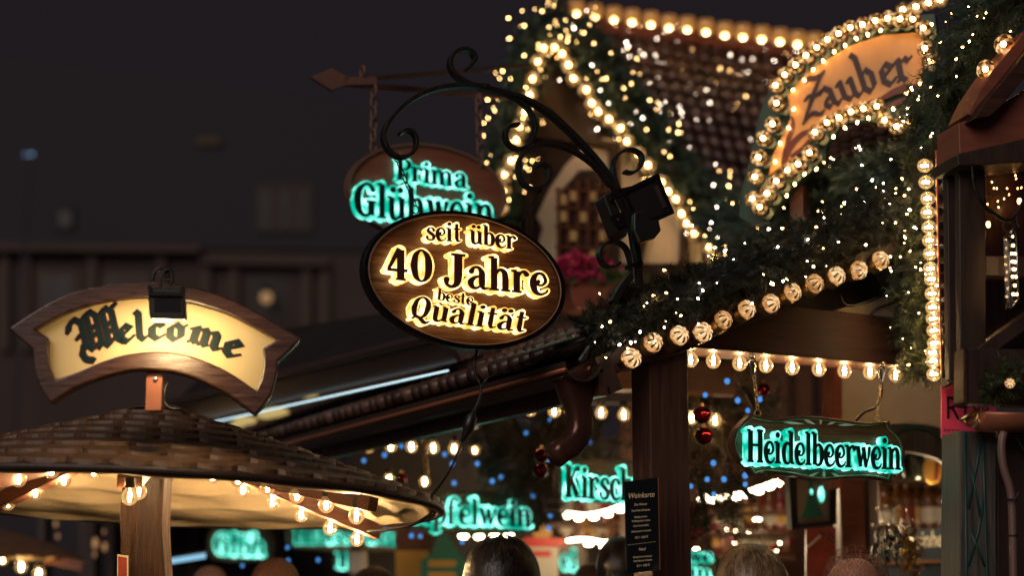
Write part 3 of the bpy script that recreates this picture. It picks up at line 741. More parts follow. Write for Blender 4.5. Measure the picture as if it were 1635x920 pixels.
# floodlights on the bracket
FL = Plane(1022, 330, 5.06, 14)
fl = thing('floodlight', 'square black floodlight seen from behind clamped to the iron bracket', 'floodlight', FL.O)
b = MB(); face = [(992, 306), (1050, 278), (1075, 340), (1018, 364)]
b.prism(FL, FL.uvs(face), -.055, 0); part('housing', b, M['black_plastic'], fl, bevel=.004)
b = MB(); inn = [(1000, 309), (1046, 287), (1067, 336), (1022, 356)]
b.frame(FL, FL.uvs([(990, 306), (1051, 276), (1077, 341), (1018, 366)], .004), FL.uvs(inn, .004), 0, .007); part('rim', b, M['black_metal'], fl, bevel=.002)
b = MB(); b.prism(FL, FL.uvs([(1044, 298), (1050, 295), (1064, 330), (1058, 333)], .002), 0, .006); part('cooling_fin', b, M['wood_dark'], fl)
b = MB(); b.prism(FL, FL.uvs([(1012, 340), (1030, 334), (1040, 352), (1052, 350), (1056, 368), (1046, 380), (1022, 388), (1012, 366)], .03), .004, .03); part('mount', b, M['black_plastic'], fl, bevel=.004)
b = MB(); b.lathe([(.0005, .004), (.005, .003), (.0055, 0)], FL.at(1017, 341, .031), FL.n, 10); part('bolt', b, M['copper_dark'], fl)
fl2 = thing('floodlight', 'second black floodlight, turned edge-on left of the iron bracket', 'floodlight', FL.at(985, 340))
b = MB(); b.prism(FL, FL.uvs([(963, 312), (974, 305), (1004, 366), (1000, 378), (985, 370)], -.01), -.10, -.01); part('housing', b, M['black_plastic'], fl2, bevel=.004)
b = MB(); b.prism(FL, FL.uvs([(972, 310), (992, 303), (996, 312), (976, 320)], .012), -.01, .012); part('mount', b, M['black_metal'], fl2, bevel=.002)
b = MB(); b.lathe([(.0005, .004), (.005, .003), (.0055, 0)], FL.at(987, 351, .0), FL.n, 10); part('bolt', b, M['copper_dark'], fl2)
b = MB(); b.prism(FL, FL.uvs([(974, 345), (996, 338), (1003, 358), (985, 366)], -.001), -.01, -.001); part('bracket_plate', b, M['black_metal'], fl2)
# cable with a plug hanging below the sign
b = MB()
cp = pathpx([(762, 560, 5.06), (757, 580, 5.05), (760, 602, 5.05), (768, 618, 5.05), (764, 640, 5.05), (757, 656, 5.05)], 6)
b.tube(cp, .0036)
b.tube(pathpx([(768, 618, 5.05), (782, 602, 5.05), (812, 588, 5.1), (850, 574, 5.15), (900, 556, 5.2), (936, 542, 5.22)], 6), .0032)
b.tube(pathpx([(738, 704, 5.05), (732, 722, 5.05), (718, 752, 5.06), (702, 776, 5.08), (689, 792, 5.1)], 6), .003)
cab = thing('power_cable', 'thin black cable with a plug hanging from the oval sign to the shingled canopy', 'cable', cp[0])
part('cable', b, M['black_plastic'], cab)
b = MB(); b.smooth = True
q0 = [pt(758, 654, 5.05), pt(755, 661, 5.05), pt(753, 666, 5.05), pt(747, 684, 5.05), pt(746, 688, 5.05), pt(742, 696, 5.05), pt(737, 706, 5.05)]
rr = [.007, .0085, .0165, .0175, .013, .009, .005]
b.tube(q0, lambda t: rr[min(6, int(round(t * 6)))], 12); part('plug', b, M['black_plastic'], cab)

# ------------------------------------------------------------------ Prima Glühwein oval with spear bracket
PP = Plane(681, 306, 6.5, 25)
ps = thing('oval_sign', 'oval wooden sign with turquoise Prima Glühwein letters hanging from the iron spear', 'sign', PP.O)
b = MB(); b.prism(PP, PP.uvs(ell(681, 306, 122, 75, 8)), -.03, -.004); part('board', b, M['wood_red'], ps)
b = MB(); b.frame(PP, PP.uvs(ell(681, 306, 126, 78, 8)), PP.uvs(ell(681, 306, 121, 74, 8)), -.04, .006); part('rim', b, M['iron_rust'], ps)
for t, x0, y0, x1, y1, xh in (('Prima', 634, 286, 748, 301, 23), ('Glühwein', 566, 344, 790, 364, 36)):
    lt = layout(t, x0, y0, x1, y1, xh, 0, .06)
    part('lettering', word_mesh(PP, lt, .0215, .0250, 0.0), M['letter_face_teal'], ps)
    part('light_block', word_mesh(PP, lt, -.004, .0205, .16, 4, .0004), M['glow_teal'], ps)
sb = thing('sign_bracket', 'rusty iron spear bracket of two bars holding the Prima Glühwein sign', 'bracket', PP.at(520, 124))
b = MB(); b.prism(PP, PP.uvs([(495, 124), (529, 145), (551, 137), (557, 124), (529, 109)], 0), -.01, .01); part('spear_tip', b, M['iron_rust'], sb, bevel=.003)
b = MB(); b.beam(PP.at(590, 125), pt(845, 104, 7.6), .022, .016); b.beam(PP.at(548, 133), pt(812, 155, 7.3), .022, .018); b.beam(PP.at(550, 130), PP.at(600, 129), .02, .03)
part('bar', b, M['iron_rust'], sb)
b = MB(); ring_mb(b, PP.at(579, 114), PP.u, .020, .006); part('ring', b, M['iron_rust'], sb)
for lab, A0, A1 in (('rusty chain nearer the spear tip above the Prima Glühwein sign', (597, 136), (596, 244)), ('rusty chain on the right of the Prima Glühwein sign', (764, 152), (767, 264))):
    b = MB(); chain_mb(b, PP.at(*A0), PP.at(*A1), .05, .0052, .013); solo('chain', b, M['iron_rust'], lab, 'chain', PP.at(*A0))

# ------------------------------------------------------------------ Welcome sign, lamp and shingled canopy
WP = Plane(250, 545, 4.62, 7)
ws = thing('welcome_sign', 'scroll shaped wooden sign lettered Welcome on a lit cream panel', 'sign', WP.at(248, 650))
def wp(l): return [(x / 3.066, 400 + y / 3.066) for x, y in l]
topo = catmull([(45, 385), (190, 290), (350, 210), (540, 168), (720, 155), (900, 172), (1080, 222), (1250, 300), (1475, 435)], 4)
ri = catmull([(1475, 435), (1360, 545)], 4) ; rb = catmull([(1360, 545), (1352, 620), (1320, 720), (1250, 808)], 4)
boto = catmull([(1250, 808), (1120, 710), (980, 638), (860, 600), (720, 585), (600, 596), (480, 630), (360, 680), (250, 750)], 4)
lb = catmull([(250, 750), (195, 665), (168, 570), (165, 490)], 4)
outer = topo[:-1] + [(1475, 435), (1420, 492)] + rb[:-1] + boto[:-1] + lb + [(105, 438)]
topi = catmull([(178, 390), (300, 325), (430, 276), (560, 246), (720, 233), (900, 250), (1100, 308), (1230, 372), (1355, 440)], 4)
rbi = catmull([(1285, 485), (1292, 540), (1282, 620), (1255, 690)], 4)
boti = catmull([(1255, 690), (1110, 592), (960, 528), (850, 503), (750, 498), (620, 512), (500, 548), (390, 595), (275, 635)], 4)
lbi = catmull([(275, 635), (248, 570), (240, 500), (243, 432)], 4)
inner = topi[:-1] + [(1355, 440), (1320, 462)] + rbi[:-1] + boti[:-1] + lbi + [(210, 411)]
assert len(outer) == len(inner), (len(outer), len(inner))
oo = WP.uvs(wp(outer)); ii = WP.uvs(wp(inner)); mid = [((a * .12 + c * .88), (b_ * .12 + d * .88)) for (a, b_), (c, d) in zip(oo, ii)]
b = MB(); b.prism(WP, mid, -.03, -.016); part('panel', b, M['cream_panel'], ws)
b = MB(); b.frame(WP, oo, ii, -.05, .012); part('frame', b, M['wood_frame'], ws, bevel=.005)
lt = MB(); le = MB(); D1, D2 = -.0145, -.0130
def WL(ch, ox, oy, xh, rot, xs=1.0, paths=None, nib=.29, sh=0.0):
    blk_letter(le, WP, ch, ox, oy, xh, rot, -.016, D1, .055, xs, nib, paths, sh); blk_letter(lt, WP, ch, ox, oy, xh, rot, -.016, D2, -.02, xs, nib, paths, sh)
k = lambda x, y: (90 + x / 5.274, 470 + y / 5.274)
Wp = [[(-.28, .86), (-.20, 1.10), (.02, 1.22), (.22, 1.05), (.22, .30), (.10, .10)], [(.22, .30), (.40, .10), (.62, .22)], [(.42, 1.30), (.42, .22)],
      [(.30, 1.22), (.58, 1.36), (.76, 1.18), (.76, .28), (.66, .10)], [(.76, .28), (.94, .10), (1.22, .30)], [(.98, 1.30), (.98, .24)], [(.88, 1.22), (1.14, 1.36), (1.30, 1.20), (1.30, .26), (1.48, .12)], [(1.24, 1.28), (1.46, 1.42)],
      [(.16, .34), (.02, .02), (.10, -.22), (.34, -.30)], [(.42, .78), (.76, .88)], [(.42, .52), (.76, .62)], [(.98, .78), (1.30, .88)], [(.98, .52), (1.30, .62)], [(-.02, .58), (.22, .72)]]
WL('W', *k(215, 506), 46, -13, 1.02, Wp, .18)
WL('e', *k(530, 425), 30, -11, 1.30); WL('l', *k(672, 398), 31, -4, 1.15); WL('c', *k(775, 388), 29, 1, 1.4)
WL('o', *k(925, 392), 29, 4, 1.35); WL('m', *k(1110, 404), 30, 19, 1.40); WL('e', *k(1385, 510), 31, 20, 1.4)
part('lettering', lt, M['ink'], ws); part('lettering_edge', le, M['ink_edge'], ws)
b = MB(); b.box(pt(248, 622, 4.66), Vector((m_px(13, 4.66), 0, 0)), Vector((0, .02, 0)), Z * m_px(36, 4.66)); part('bracket', b, M['copper'], ws, bevel=.002)
b = MB(); b.lathe([(.0005, .006), (.005, .005), (.006, 0)], pt(248.5, 606, 4.637), Vector((0, -1, 0)), 10); part('bolt', b, M['steel'], ws)
b = MB(); b.tube(pathpx([(268, 610, 4.66), (263, 625, 4.65), (263, 642, 4.65), (272, 652, 4.65), (290, 655, 4.66), (300, 662, 4.7)]), .0042); part('cable', b, M['black_plastic'], ws)
# its lamp
wl = thing('floodlight', 'black floodlight leaning over the front of the Welcome sign', 'floodlight', pt(266, 480, 4.45))
LPn = Plane(266, 483, 4.44, 4)
b = MB(); b.prism(LPn, LPn.uvs([(236, 459), (292, 460), (297, 506), (293, 510), (242, 509), (238, 505)]), -.045, 0); part('housing', b, M['black_plastic'], wl, bevel=.006)
b = MB()
for i in range(15): x = 246 + i * 2.9; b.prism(LPn, LPn.uvs([(x, 474), (x + 1.1, 474), (x + 1.5, 498), (x + .4, 498)], .004), 0, .004)
part('cooling_fin', b, M['black_metal'], wl)
b = MB(); b.prism(LPn, LPn.uvs([(235, 455), (240, 455), (242, 466), (286, 467), (288, 456), (294, 457), (292, 474), (237, 473)], .010), -.03, .010); part('yoke', b, M['black_metal'], wl, bevel=.002)
b = MB(); b.tube([LPn.at(x, y, -.02) for x, y in catmull([(256, 460), (257, 446), (262, 434), (270, 430), (275, 438), (274, 456)])], .0034); b.tube([LPn.at(x, y, -.03) for x, y in catmull([(243, 450), (246, 436), (256, 428), (266, 432), (268, 444)])], .005); part('cable', b, M['black_plastic'], wl)
b = MB(); b.prism(LPn, LPn.uvs([(243, 507), (293, 507), (293, 509.6), (243, 509.6)]), -.04, -.008)
b.add([pt(246, 511.5, 4.452), pt(292, 511.5, 4.452), pt(292, 511.5, 4.475), pt(246, 511.5, 4.475)], [(3, 2, 1, 0)]); part('lens', b, M['lamp_glass'], wl)
la = bpy.data.lights.new('lamp', 'AREA'); la.shape = 'RECTANGLE'; la.size = .09; la.size_y = .04; la.energy = 1.75; la.color = (1, .74, .36); la.spread = R(150)
lo = bpy.data.objects.new('lamp', la); col.objects.link(lo); lo.parent = wl; lw = pt(268, 516, 4.452)
lo.location = lw - ORG[wl.name]; lo.rotation_euler = (pt(272, 545, 4.64) - lw).to_track_quat('-Z', 'Y').to_euler()
# a second, bigger throw of the same lamp up on to the board
# canopy
CY = 5.5; CC = pt(248, 795, CY); RR = m_px(455, CY); HH = m_px(142, CY)
Tm = Matrix.Translation(CC) @ Matrix.Rotation(R(1.9), 4, 'Y') @ Matrix.Rotation(R(-1.7), 4, 'X')
can = thing('shingled_canopy', 'round shingled canopy with a cream lining below the Welcome sign', 'canopy', (CC.x, CC.y, 0))
def zc(r): return HH * (1 - (r / RR) ** 1.10)
b = MB(); NR = 8
for k in range(NR):
    r1 = RR * (1.012 - .118 * k); r0 = max(.015, r1 - RR * .165); n = max(9, int(round(2 * math.pi * r1 / .112))); ph = random.random()
    for j in range(n):
        a0 = 2 * math.pi * (j + ph) / n; da = 2 * math.pi / n * .998; vs = []; q = 6; tilt = random.uniform(-.0015, .0015); sag = random.uniform(.012, .020)
        for lay in (0, 1):
            for i in range(q + 1):
                f = i / q; a = a0 + da * f; rb_ = r1 - sag * (abs(2 * f - 1) ** 3.0) ; 
                for rr_, hh in ((r0, .004), (rb_, .017 + tilt)):
                    z = zc(min(rr_, RR * 1.02)) + hh - (.015 if lay else 0); vs.append(Tm @ Vector((rr_ * math.cos(a), rr_ * math.sin(a), z)))
        o = (q + 1) * 2; fs = []
        for i in range(q):
            t = 2 * i; fs += [(t, t + 1, t + 3, t + 2), (o + t, o + t + 2, o + t + 3, o + t + 1), (t + 1, o + t + 1, o + t + 3, t + 3)]
        fs += [(0, o, o + 1, 1), (2 * q, 2 * q + 1, o + 2 * q + 1, o + 2 * q)]
        b.add(vs, fs)
b.smooth = True; b.add([Tm @ Vector((r_ * math.cos(a), r_ * math.sin(a), z)) for r_, z in ((.10, HH - .008), (.05, HH + .010), (.004, HH + .016)) for a in [2 * math.pi * j / 14 for j in range(14)]],
      [(i * 14 + j, i * 14 + (j + 1) % 14, (i + 1) * 14 + (j + 1) % 14, (i + 1) * 14 + j) for i in range(2) for j in range(14)])
part('roof', b, M['shingle'], can)
b = MB(); b.smooth = True; seg = 96; prof = [(RR * .985, -.002), (RR * .99, -.014), (RR * .955, -.020), (RR * .92, .000), (RR * .88, .008)]
for i in range(6): f = .80 - .13 * i; prof += [(RR * (f + .05), zc(RR * (f + .05)) - .052), (RR * (f), zc(RR * f) - .040), (RR * (f - .04), zc(RR * (f - .04)) - .050)]
prof += [(.01, HH - .06)]
vs = [Tm @ Vector((r_ * math.cos(2 * math.pi * j / seg) * (1 + .002 * math.sin(j * 1.7)), r_ * math.sin(2 * math.pi * j / seg), z + .0035 * math.sin(j * .9 + r_ * 30))) for r_, z in prof for j in range(seg)]
b.add(vs, [(i * seg + j, i * seg + (j + 1) % seg, (i + 1) * seg + (j + 1) % seg, (i + 1) * seg + j) for i in range(len(prof) - 1) for j in range(seg)])
part('lining', b, M['lining'], can)
b = MB(); b.smooth = True
b.tube([Tm @ Vector((RR * .999 * math.cos(2 * math.pi * j / seg), RR * .999 * math.sin(2 * math.pi * j / seg), -.008)) for j in range(seg)], .013, 8, closed=True); part('rim', b, M['wood_dark'], can)
b = MB(); pw = m_px(35, CY); px_ = CC.x - m_px(8, CY)
n = 40; rows = 40; vs = []; GRV = [random.uniform(-.030, .025) for _ in range(n)]
for i in range(rows):
    z = (CC.z + HH - .07) * i / (rows - 1)
    for j in range(n):
        a = 2 * math.pi * j / n; sq = 1 / max(abs(math.cos(a)), abs(math.sin(a))) ** .8; w = pw * sq * (1 + GRV[j] + random.uniform(-.02, .02)) * (1.04 - .04 * i / rows)
        vs.append((px_ + w * math.cos(a) + .012 * math.sin(i * .5), CC.y + w * math.sin(a), z))
b.add(vs, [(i * n + j, i * n + (j + 1) % n, (i + 1) * n + (j + 1) % n, (i + 1) * n + j) for i in range(rows - 1) for j in range(n)])
part('post', b, M['wood_old'], can)
for A, Bq, w, h in ((pt(322, 741, 5.42), pt(597, 803, 5.16), .05, m_px(29, 5.2)), (pt(330, 737, 5.62), pt(606, 851, 5.80), .05, m_px(23, 5.8)), (pt(120, 742, 5.62), pt(-40, 822, 5.80), .05, m_px(24, 5.8)), (pt(100, 738, 5.42), pt(-40, 778, 5.2), .05, m_px(28, 5.2)), (pt(225, 748, 5.35), pt(207, 766, 4.92), m_px(40, 4.92), m_px(27, 4.92))):
    b = MB(); b.beam(A, Bq, w, h); part('rafter', b, M['wood_rafter'], can, bevel=.003)
cb = thing('festoon_lights', 'clear round bulbs along the rafters inside the shingled canopy', 'light string', pt(250, 770, 5.4))
SMALL = ((207, 794), (222, 786))
BL = [(380, 766, 5.36), (427, 779, 5.31), (474, 792, 5.26), (521, 807, 5.21), (569, 825, 5.17), (340, 760, 5.6), (388, 782, 5.64), (435, 802, 5.68), (481, 823, 5.72), (527, 844, 5.76), (570, 862, 5.79), (207, 794, 4.90),
      (222, 786, 5.30), (150, 753, 5.56), (139, 747, 5.40), (102, 768, 5.65), (57, 787, 5.70), (13, 804, 5.75), (83, 752, 5.36), (30, 766, 5.28), (-20, 784, 5.2)]
for x, y, d in BL: bulb(cb, pt(x, y, d), None, 1.0, FIL if (x, y) in SMALL else FILC)
b = MB(); b.tube(pathpx([(585, 850, 5.3), (620, 846, 5.3), (660, 838, 5.3), (690, 820, 5.35)]), .005); part('cable', b, M['black_plastic'], cb)
cn = thing('notice_board', 'small red notice with a pale edge on the weathered canopy post', 'notice', pt(193, 905, 5.42))
NP = Plane(193, 905, 5.40, -20)
b = MB(); b.prism(NP, NP.uvs([(187, 886), (202, 888), (202, 935), (187, 935)]), -.01, 0); part('edge', b, M['white_plate'], cn)
b = MB(); b.prism(NP, NP.uvs([(188.5, 889), (202, 891), (202, 935), (188.5, 935)], .003), 0, .003); part('face', b, M['red_poster'], cn)
# ------------------------------------------------------------------ gabled hut behind, with its lit garland
GP = Plane(960, 250, 8.4, 20)
hut = thing('gabled_hut', 'half-timbered hut with a steep gable outlined in golden lamps and a tiled roof', 'hut', GP.P(0, -GP.O.z, -.3))
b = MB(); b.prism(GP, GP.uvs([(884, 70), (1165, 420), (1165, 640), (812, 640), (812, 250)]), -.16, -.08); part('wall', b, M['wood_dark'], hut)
b = MB()
pl = [(852, 420), (868, 365), (858, 345), (880, 300), (905, 262), (935, 232), (965, 220), (1000, 224), (1040, 262), (1075, 320), (1120, 390), (1120, 420)]
b.prism(GP, GP.uvs(pl, -.06), -.078, -.06); part('plaster', b, M['plaster'], hut)
b = MB(); b.prism(GP, GP.uvs([(890, 470), (890, 345), (900, 300), (925, 272), (950, 270), (968, 290), (972, 330), (972, 470)], -.05), -.058, -.05); part('window', b, M['wood_dark'], hut)
win = bpy.data.objects[[o.name for o in hut.children if o.name.startswith('window')][0]]
b = MB()
for x in (893, 908, 924, 940, 955, 970): b.prism(GP, GP.uvs([(x - 2.2, 455), (x - 2.2, 282 + abs(x - 935) * .5), (x + 2.2, 280 + abs(x - 935) * .5), (x + 2.2, 455)], -.03), -.049, -.03)
for y in (300, 330, 360, 392, 424): b.prism(GP, GP.uvs([(886, y), (975, y + 3), (975, y + 7), (886, y + 4)], -.026), -.0295, -.026)
o = part('lattice', b, M['wood_rafter'], win)
PANES = []
for x, y in ((901, 318), (932, 346), (947, 312), (962, 376), (916, 376), (948, 408), (932, 440), (901, 345), (916, 312), (962, 345)):
    b = MB(); b.prism(GP, GP.uvs([(x - 5, y - 8), (x + 5, y - 7), (x + 5, y + 8), (x - 5, y + 8)], -.040), -.0455, -.040); PANES.append(b)
m_, nt, out = newmat('window_light'); e = N(nt, 'ShaderNodeEmission', Strength=.16); e.inputs[0].default_value = (1, .52, .18, 1); nt.links.new(e.outputs[0], out.inputs[0])
for b in PANES: part('pane', b, M['window_light'], win)
b = MB()
for seg in ([(845, 425), (1165, 470), (1165, 486), (845, 441)], [(975, 235), (990, 240), (990, 470), (975, 470)], [(1048, 280), (1060, 290), (1025, 415), (1012, 412)], [(1090, 345), (1102, 352), (1098, 470), (1086, 470)], [(836, 200), (850, 190), (852, 470), (838, 470)], [(862, 120), (876, 118), (850, 200), (838, 200)], [(846, 205), (990, 228), (990, 238), (846, 216)]):
    b.prism(GP, GP.uvs(seg, -.03), -.058, -.03)
part('timber', b, M['wood_dark'], hut)
# roof behind: pantiles in courses from the ridge down
def pantiles(P00, P10, P01, P11, rows, cols, mat_amp=.026, lift=.026):
    """corners: ridge left, ridge right, eave left, eave right"""
    mb = MB(); mb.smooth = True; q = 6
    up = (P10 - P00).cross(P00 - P01).normalized(); up = up if up.z > 0 else -up
    def S(u, v): return (P00.lerp(P10, u)).lerp(P01.lerp(P11, u), v)
    for r in range(rows):
        for c in range(cols):
            vs = []; ph = random.uniform(-.004, .004)
            for j in range(q + 1):
                u = (c + j / q * 1.02) / cols; wv = math.sin(j / q * 2 * math.pi - .6) * mat_amp * .5
                for v, h in ((r / rows, 0), ((r + 1.12 + ph) / rows, lift), ((r + 1.12 + ph) / rows, lift - .022)):
                    vs.append(S(u, min(v, 1.06)) + up * (h + wv + ph))
            fs = []
            for j in range(q):
                a = 3 * j; fs += [(a, a + 1, a + 4, a + 3), (a + 1, a + 2, a + 5, a + 4)]
            mb.add(vs, fs)
    return mb
r00, r10, r01, r11 = pt(890, 14, 9.6), pt(1345, 78, 10.6), pt(1000, 350, 8.75), pt(1420, 440, 9.6)
part('roof', pantiles(r00, r10, r01, r11, 17, 22), M['roof_tile'], hut)
b = MB(); off = Vector((0, .06, -.05)); b.add([r00 + off, r10 + off, r11 + off, r01 + off], [(0, 1, 2, 3)]); part('roof_deck', b, M['wood_dark'], hut)
b = MB(); b.beam(pt(880, 26, 9.5), pt(1345, 88, 10.5), .10, .12); part('ridge_board', b, M['wood_red'], hut)
rl = thing('ridge_lights', 'row of amber cup lamps along the ridge of the gabled hut roof', 'light string', pt(1110, 36, 9.5))
_b = MB(); _b.smooth = True; _b.lathe([(.022, .03), (.040, .028), (.043, 0), (.034, -.038), (.026, -.048)], seg=14); CUP = _b.mesh('bulb', M['dome_glass']); a_ = CUP.attributes.new('facet', 'FLOAT', 'FACE'); a_.data.foreach_set('value', [.30] * 14 + [.26] * 14 + [.36] * 14 + [.6] * 14)
_b = MB(); _b.smooth = True; _b.ball((0, 0, -.036), .0155, 10, 6, 1, 1, .8); CUPC = _b.mesh('lamp', M['cup_core'])
for i, (x, y) in enumerate([(920, 10), (950, 16), (980, 20), (1009, 24), (1039, 28), (1068, 33), (1097, 36), (1127, 40), (1157, 45), (1186, 48), (1216, 51), (1245, 55), (1273, 59), (1300, 62)]):
    o = stamp('bulb', CUP, rl, pt(x, y, 9.15 + .065 * i) - Z * .0 , None, 1.02 + .008 * i); sub('lamp', CUPC, o)
rl2 = thing('ridge_lights', 'few amber lamps on the ridge at the top above the Zauber sign', 'light string', pt(1465, 12, 7.0))
for x, y in [(1445, 16), (1466, 11), (1486, 5), (1504, 0)]:
    cabochon(rl2, pt(x, y, 7.0), (-.55, -.8, -.15), .85, False)
net = thing('net_lights', 'net of small white fairy lights spread over the hut roof under the ridge', 'light string', pt(1100, 120, 9.2))
for _ in range(84):
    u = random.uniform(.06, .92); v = random.betavariate(1.7, 2.4) * .60 + .05
    stamp('fairy_light', random.choice([FAIRYW, FAIRYW, FAIRY]), net, (r00.lerp(r10, u)).lerp(r01.lerp(r11, u), v) + Vector((0, -.10, .05)), quat((random.gauss(0, 1), random.gauss(0, 1), random.gauss(0, 1))), random.choice([.45, .6, .8, 1.0, 1.35]))
# lamps along the gable
gl = thing('cabochon_lights', 'warm round lamps following the gable edge of the hut', 'light string', GP.at(887, 80))
LG = [(900.6, 89.7), (910, 108), (918.6, 129), (936.5, 148), (946, 169), (956, 182.6), (975.6, 194), (990, 208.7), (1003, 230), (1020, 250), (1036, 268), (1058, 295), (1068, 310), (1081, 322), (1090, 345), (1099, 361), (1111, 377), (1131, 398), (1142, 416),
      (887.6, 80), (869.7, 81.5), (861.5, 102.7), (854, 130), (848, 156), (840, 183), (832, 207), (825.6, 228), (819, 261), (808, 284), (806, 309), (800, 335)]
for x, y in LG: cabochon(gl, GP.at(x, y, .06), (-.22 + random.gauss(0, .12), -.95, .2), 1.08, False)
b = MB(); b.bar([GP.at(x + 7, y - 5, .02) for x, y in [(1142, 416), (1081, 322), (1003, 230), (936, 148), (884, 76)]], GP.n, .03, .06); b.bar([GP.at(x - 7, y, .02) for x, y in [(884, 70), (854, 130), (825, 228), (800, 335)]], GP.n, .03, .06)
part('board', b, M['green_board'], gl)
def pathGP(pts, off=0.0): return [GP.at(x, y, off) for x, y in catmull(pts, 6)]
g1 = pathGP([(905, 48), (940, 95), (985, 150), (1028, 210), (1075, 272), (1130, 325), (1185, 358), (1225, 372)], -.02)
gg = thing('pine_garland', 'green pine garland running down the right slope of the lit gable', 'garland', g1[0])
part('foliage', needle_mb(g1, .165, 1400, .055, 22, .0055), [M['needles_green'], M['garland_core']], gg)
fairy_lights(gg, g1, .175, 98, [FAIRY, FAIRY, FAIRYW], sc_=1.2)
g2 = pathGP([(905, 34), (868, 45), (848, 90), (836, 140), (822, 195), (806, 250), (796, 310), (790, 345)], -.02)
gg = thing('pine_garland', 'green pine garland down the short left side of the lit gable', 'garland', g2[0])
part('foliage', needle_mb(g2, .115, 800, .05, 20, .0055), [M['needles_green'], M['garland_core']], gg)
fairy_lights(gg, g2, .15, 88, [FAIRY], sc_=1.2)
# window box with pink flowers
wb = thing('flower_box', 'terracotta window box with pink flowers on the gabled hut', 'flower box', GP.at(950, 470, .1))
b = MB(); b.prism(GP, GP.uvs([(905, 436), (1000, 446), (990, 500), (918, 492)], .18), .0, .18); part('box', b, M['wood_red'], wb, bevel=.01)
b = MB()
for i in range(420):
    q = GP.at(random.gauss(928, 18), 430 + random.gauss(0, 9), random.uniform(0, .2)); d = Vector((random.gauss(0, 1), random.gauss(0, 1), random.gauss(0, 1))).normalized() * .022; e_ = d.orthogonal()
    b.add([q - d, q + e_, q + d, q - e_], [(0, 1, 2, 3)])
part('blossom', b, M['pink_flower'], wb)
b = MB()
for i in range(420):
    q = GP.at(random.gauss(950, 28), 440 + random.gauss(0, 7), random.uniform(0, .2)); d = Vector((random.gauss(0, 1), random.gauss(0, 1), random.gauss(0, 1))).normalized() * .028; e_ = d.orthogonal() * .4
    b.add([q - d, q + e_, q + d, q - e_], [(0, 1, 2, 3)])
part('foliage', b, M['leaf'], wb)

# ------------------------------------------------------------------ Zauber sign with its lamps, roof and garland
ZP = Plane(1480, 180, 6.0, -28)
za = thing('zauber_sign', 'curved orange sign lettered Zauber in blackletter edged by golden lamps', 'sign', ZP.at(1300, 250))
zb_o = [(1178, 345), (1183, 300), (1196, 250), (1205, 205), (1216, 165), (1232, 128), (1258, 98), (1290, 72), (1330, 50), (1380, 32), (1430, 24), (1490, 20), (1496, 70)]
zb_i = [(1496, 130), (1490, 200), (1440, 205), (1405, 195), (1370, 190), (1340, 198), (1320, 225), (1312, 250), (1290, 275), (1262, 300), (1240, 330), (1225, 352), (1200, 358)]
b = MB(); b.prism(ZP, ZP.uvs(zb_o + zb_i), -.05, -.012); part('backing', b, M['green_board'], za)
face = [(1258, 152), (1280, 125), (1315, 98), (1360, 72), (1410, 56), (1462, 51), (1474, 60), (1474, 110), (1470, 140), (1452, 146), (1425, 150), (1400, 158), (1372, 166), (1345, 178), (1320, 196), (1302, 214), (1288, 232), (1268, 250), (1245, 268), (1228, 280), (1234, 248), (1252, 212), (1263, 188)]
b = MB(); b.prism(ZP, ZP.uvs(face), -.011, .006); part('face', b, M['orange_board'], za, bevel=.003)
b = MB()
def brush(P, mb, pts, off, w):
    c = catmull([(x, y, w_) for (x, y), w_ in zip(pts, w)], 5)
    for i in range(len(c) - 1):
        pass
    L_ = []; R_ = []
    for i in range(len(c)):
        a = c[max(0, i - 1)]; d = c[min(len(c) - 1, i + 1)]; dx, dy = d[0] - a[0], d[1] - a[1]; n_ = math.hypot(dx, dy) or 1
        L_.append((c[i][0] - dy / n_ * c[i][2] / 2, c[i][1] + dx / n_ * c[i][2] / 2)); R_.append((c[i][0] + dy / n_ * c[i][2] / 2, c[i][1] - dx / n_ * c[i][2] / 2))
    mb.prism(P, P.uvs(L_ + R_[::-1], off), off - .0012, off)
for pts, w in (([(1252, 262), (1262, 235), (1280, 215), (1302, 206), (1316, 196)], (5, 10, 9, 7, 2)), ([(1248, 262), (1258, 225), (1266, 200), (1264, 185)], (4, 8, 7, 2)), ([(1398, 164), (1420, 150), (1445, 140), (1468, 138)], (3, 9, 12, 9)), ([(1415, 172), (1440, 160), (1468, 160)], (3, 8, 7)), ([(1262, 250), (1280, 238), (1292, 222)], (5, 7, 2))):
    b = MB(); brush(ZP, b, pts, .0078, w); part('swirl', b, M['swirl_brown'], za)
b = MB(); zz = lambda x, y: (1250 + x / 4.844, 50 + y / 4.844)
def ZL(ch, x, y, xh, xs, rot, paths=None, nib=.24, sh=0): blk_letter(b, ZP, ch, *zz(x, y), xh, rot, .006, .0105, 0.0, xs, nib, paths, sh)
Zp = [[(.10, 1.12), (.30, 1.28), (.62, 1.10), (.80, 1.36)], [(.80, 1.36), (.48, .66), (.18, .02), (.10, -.12)], [(.12, -.02), (.40, .20), (.66, .02), (.84, .18)], [(.10, .62), (.36, .72), (.66, .56), (.86, .68)]]

ZB_ = MB()
for i_, (pts, w) in enumerate((([(1285, 133), (1291, 126), (1302, 124), (1310, 119), (1317, 111)], (2, 8, 8, 6, 2)), ([(1316, 112), (1307, 128), (1298, 152), (1290, 176), (1282, 199)], (3, 4, 7, 5, 3)), ([(1283, 162), (1292, 153), (1302, 152), (1310, 146), (1317, 138)], (2, 6, 6, 5, 2)), ([(1283, 196), (1291, 186), (1300, 180), (1309, 182), (1318, 173)], (2, 5, 8, 7, 2)))):
    brush(ZP, b, pts, .0093 + i_ * .0006, w)

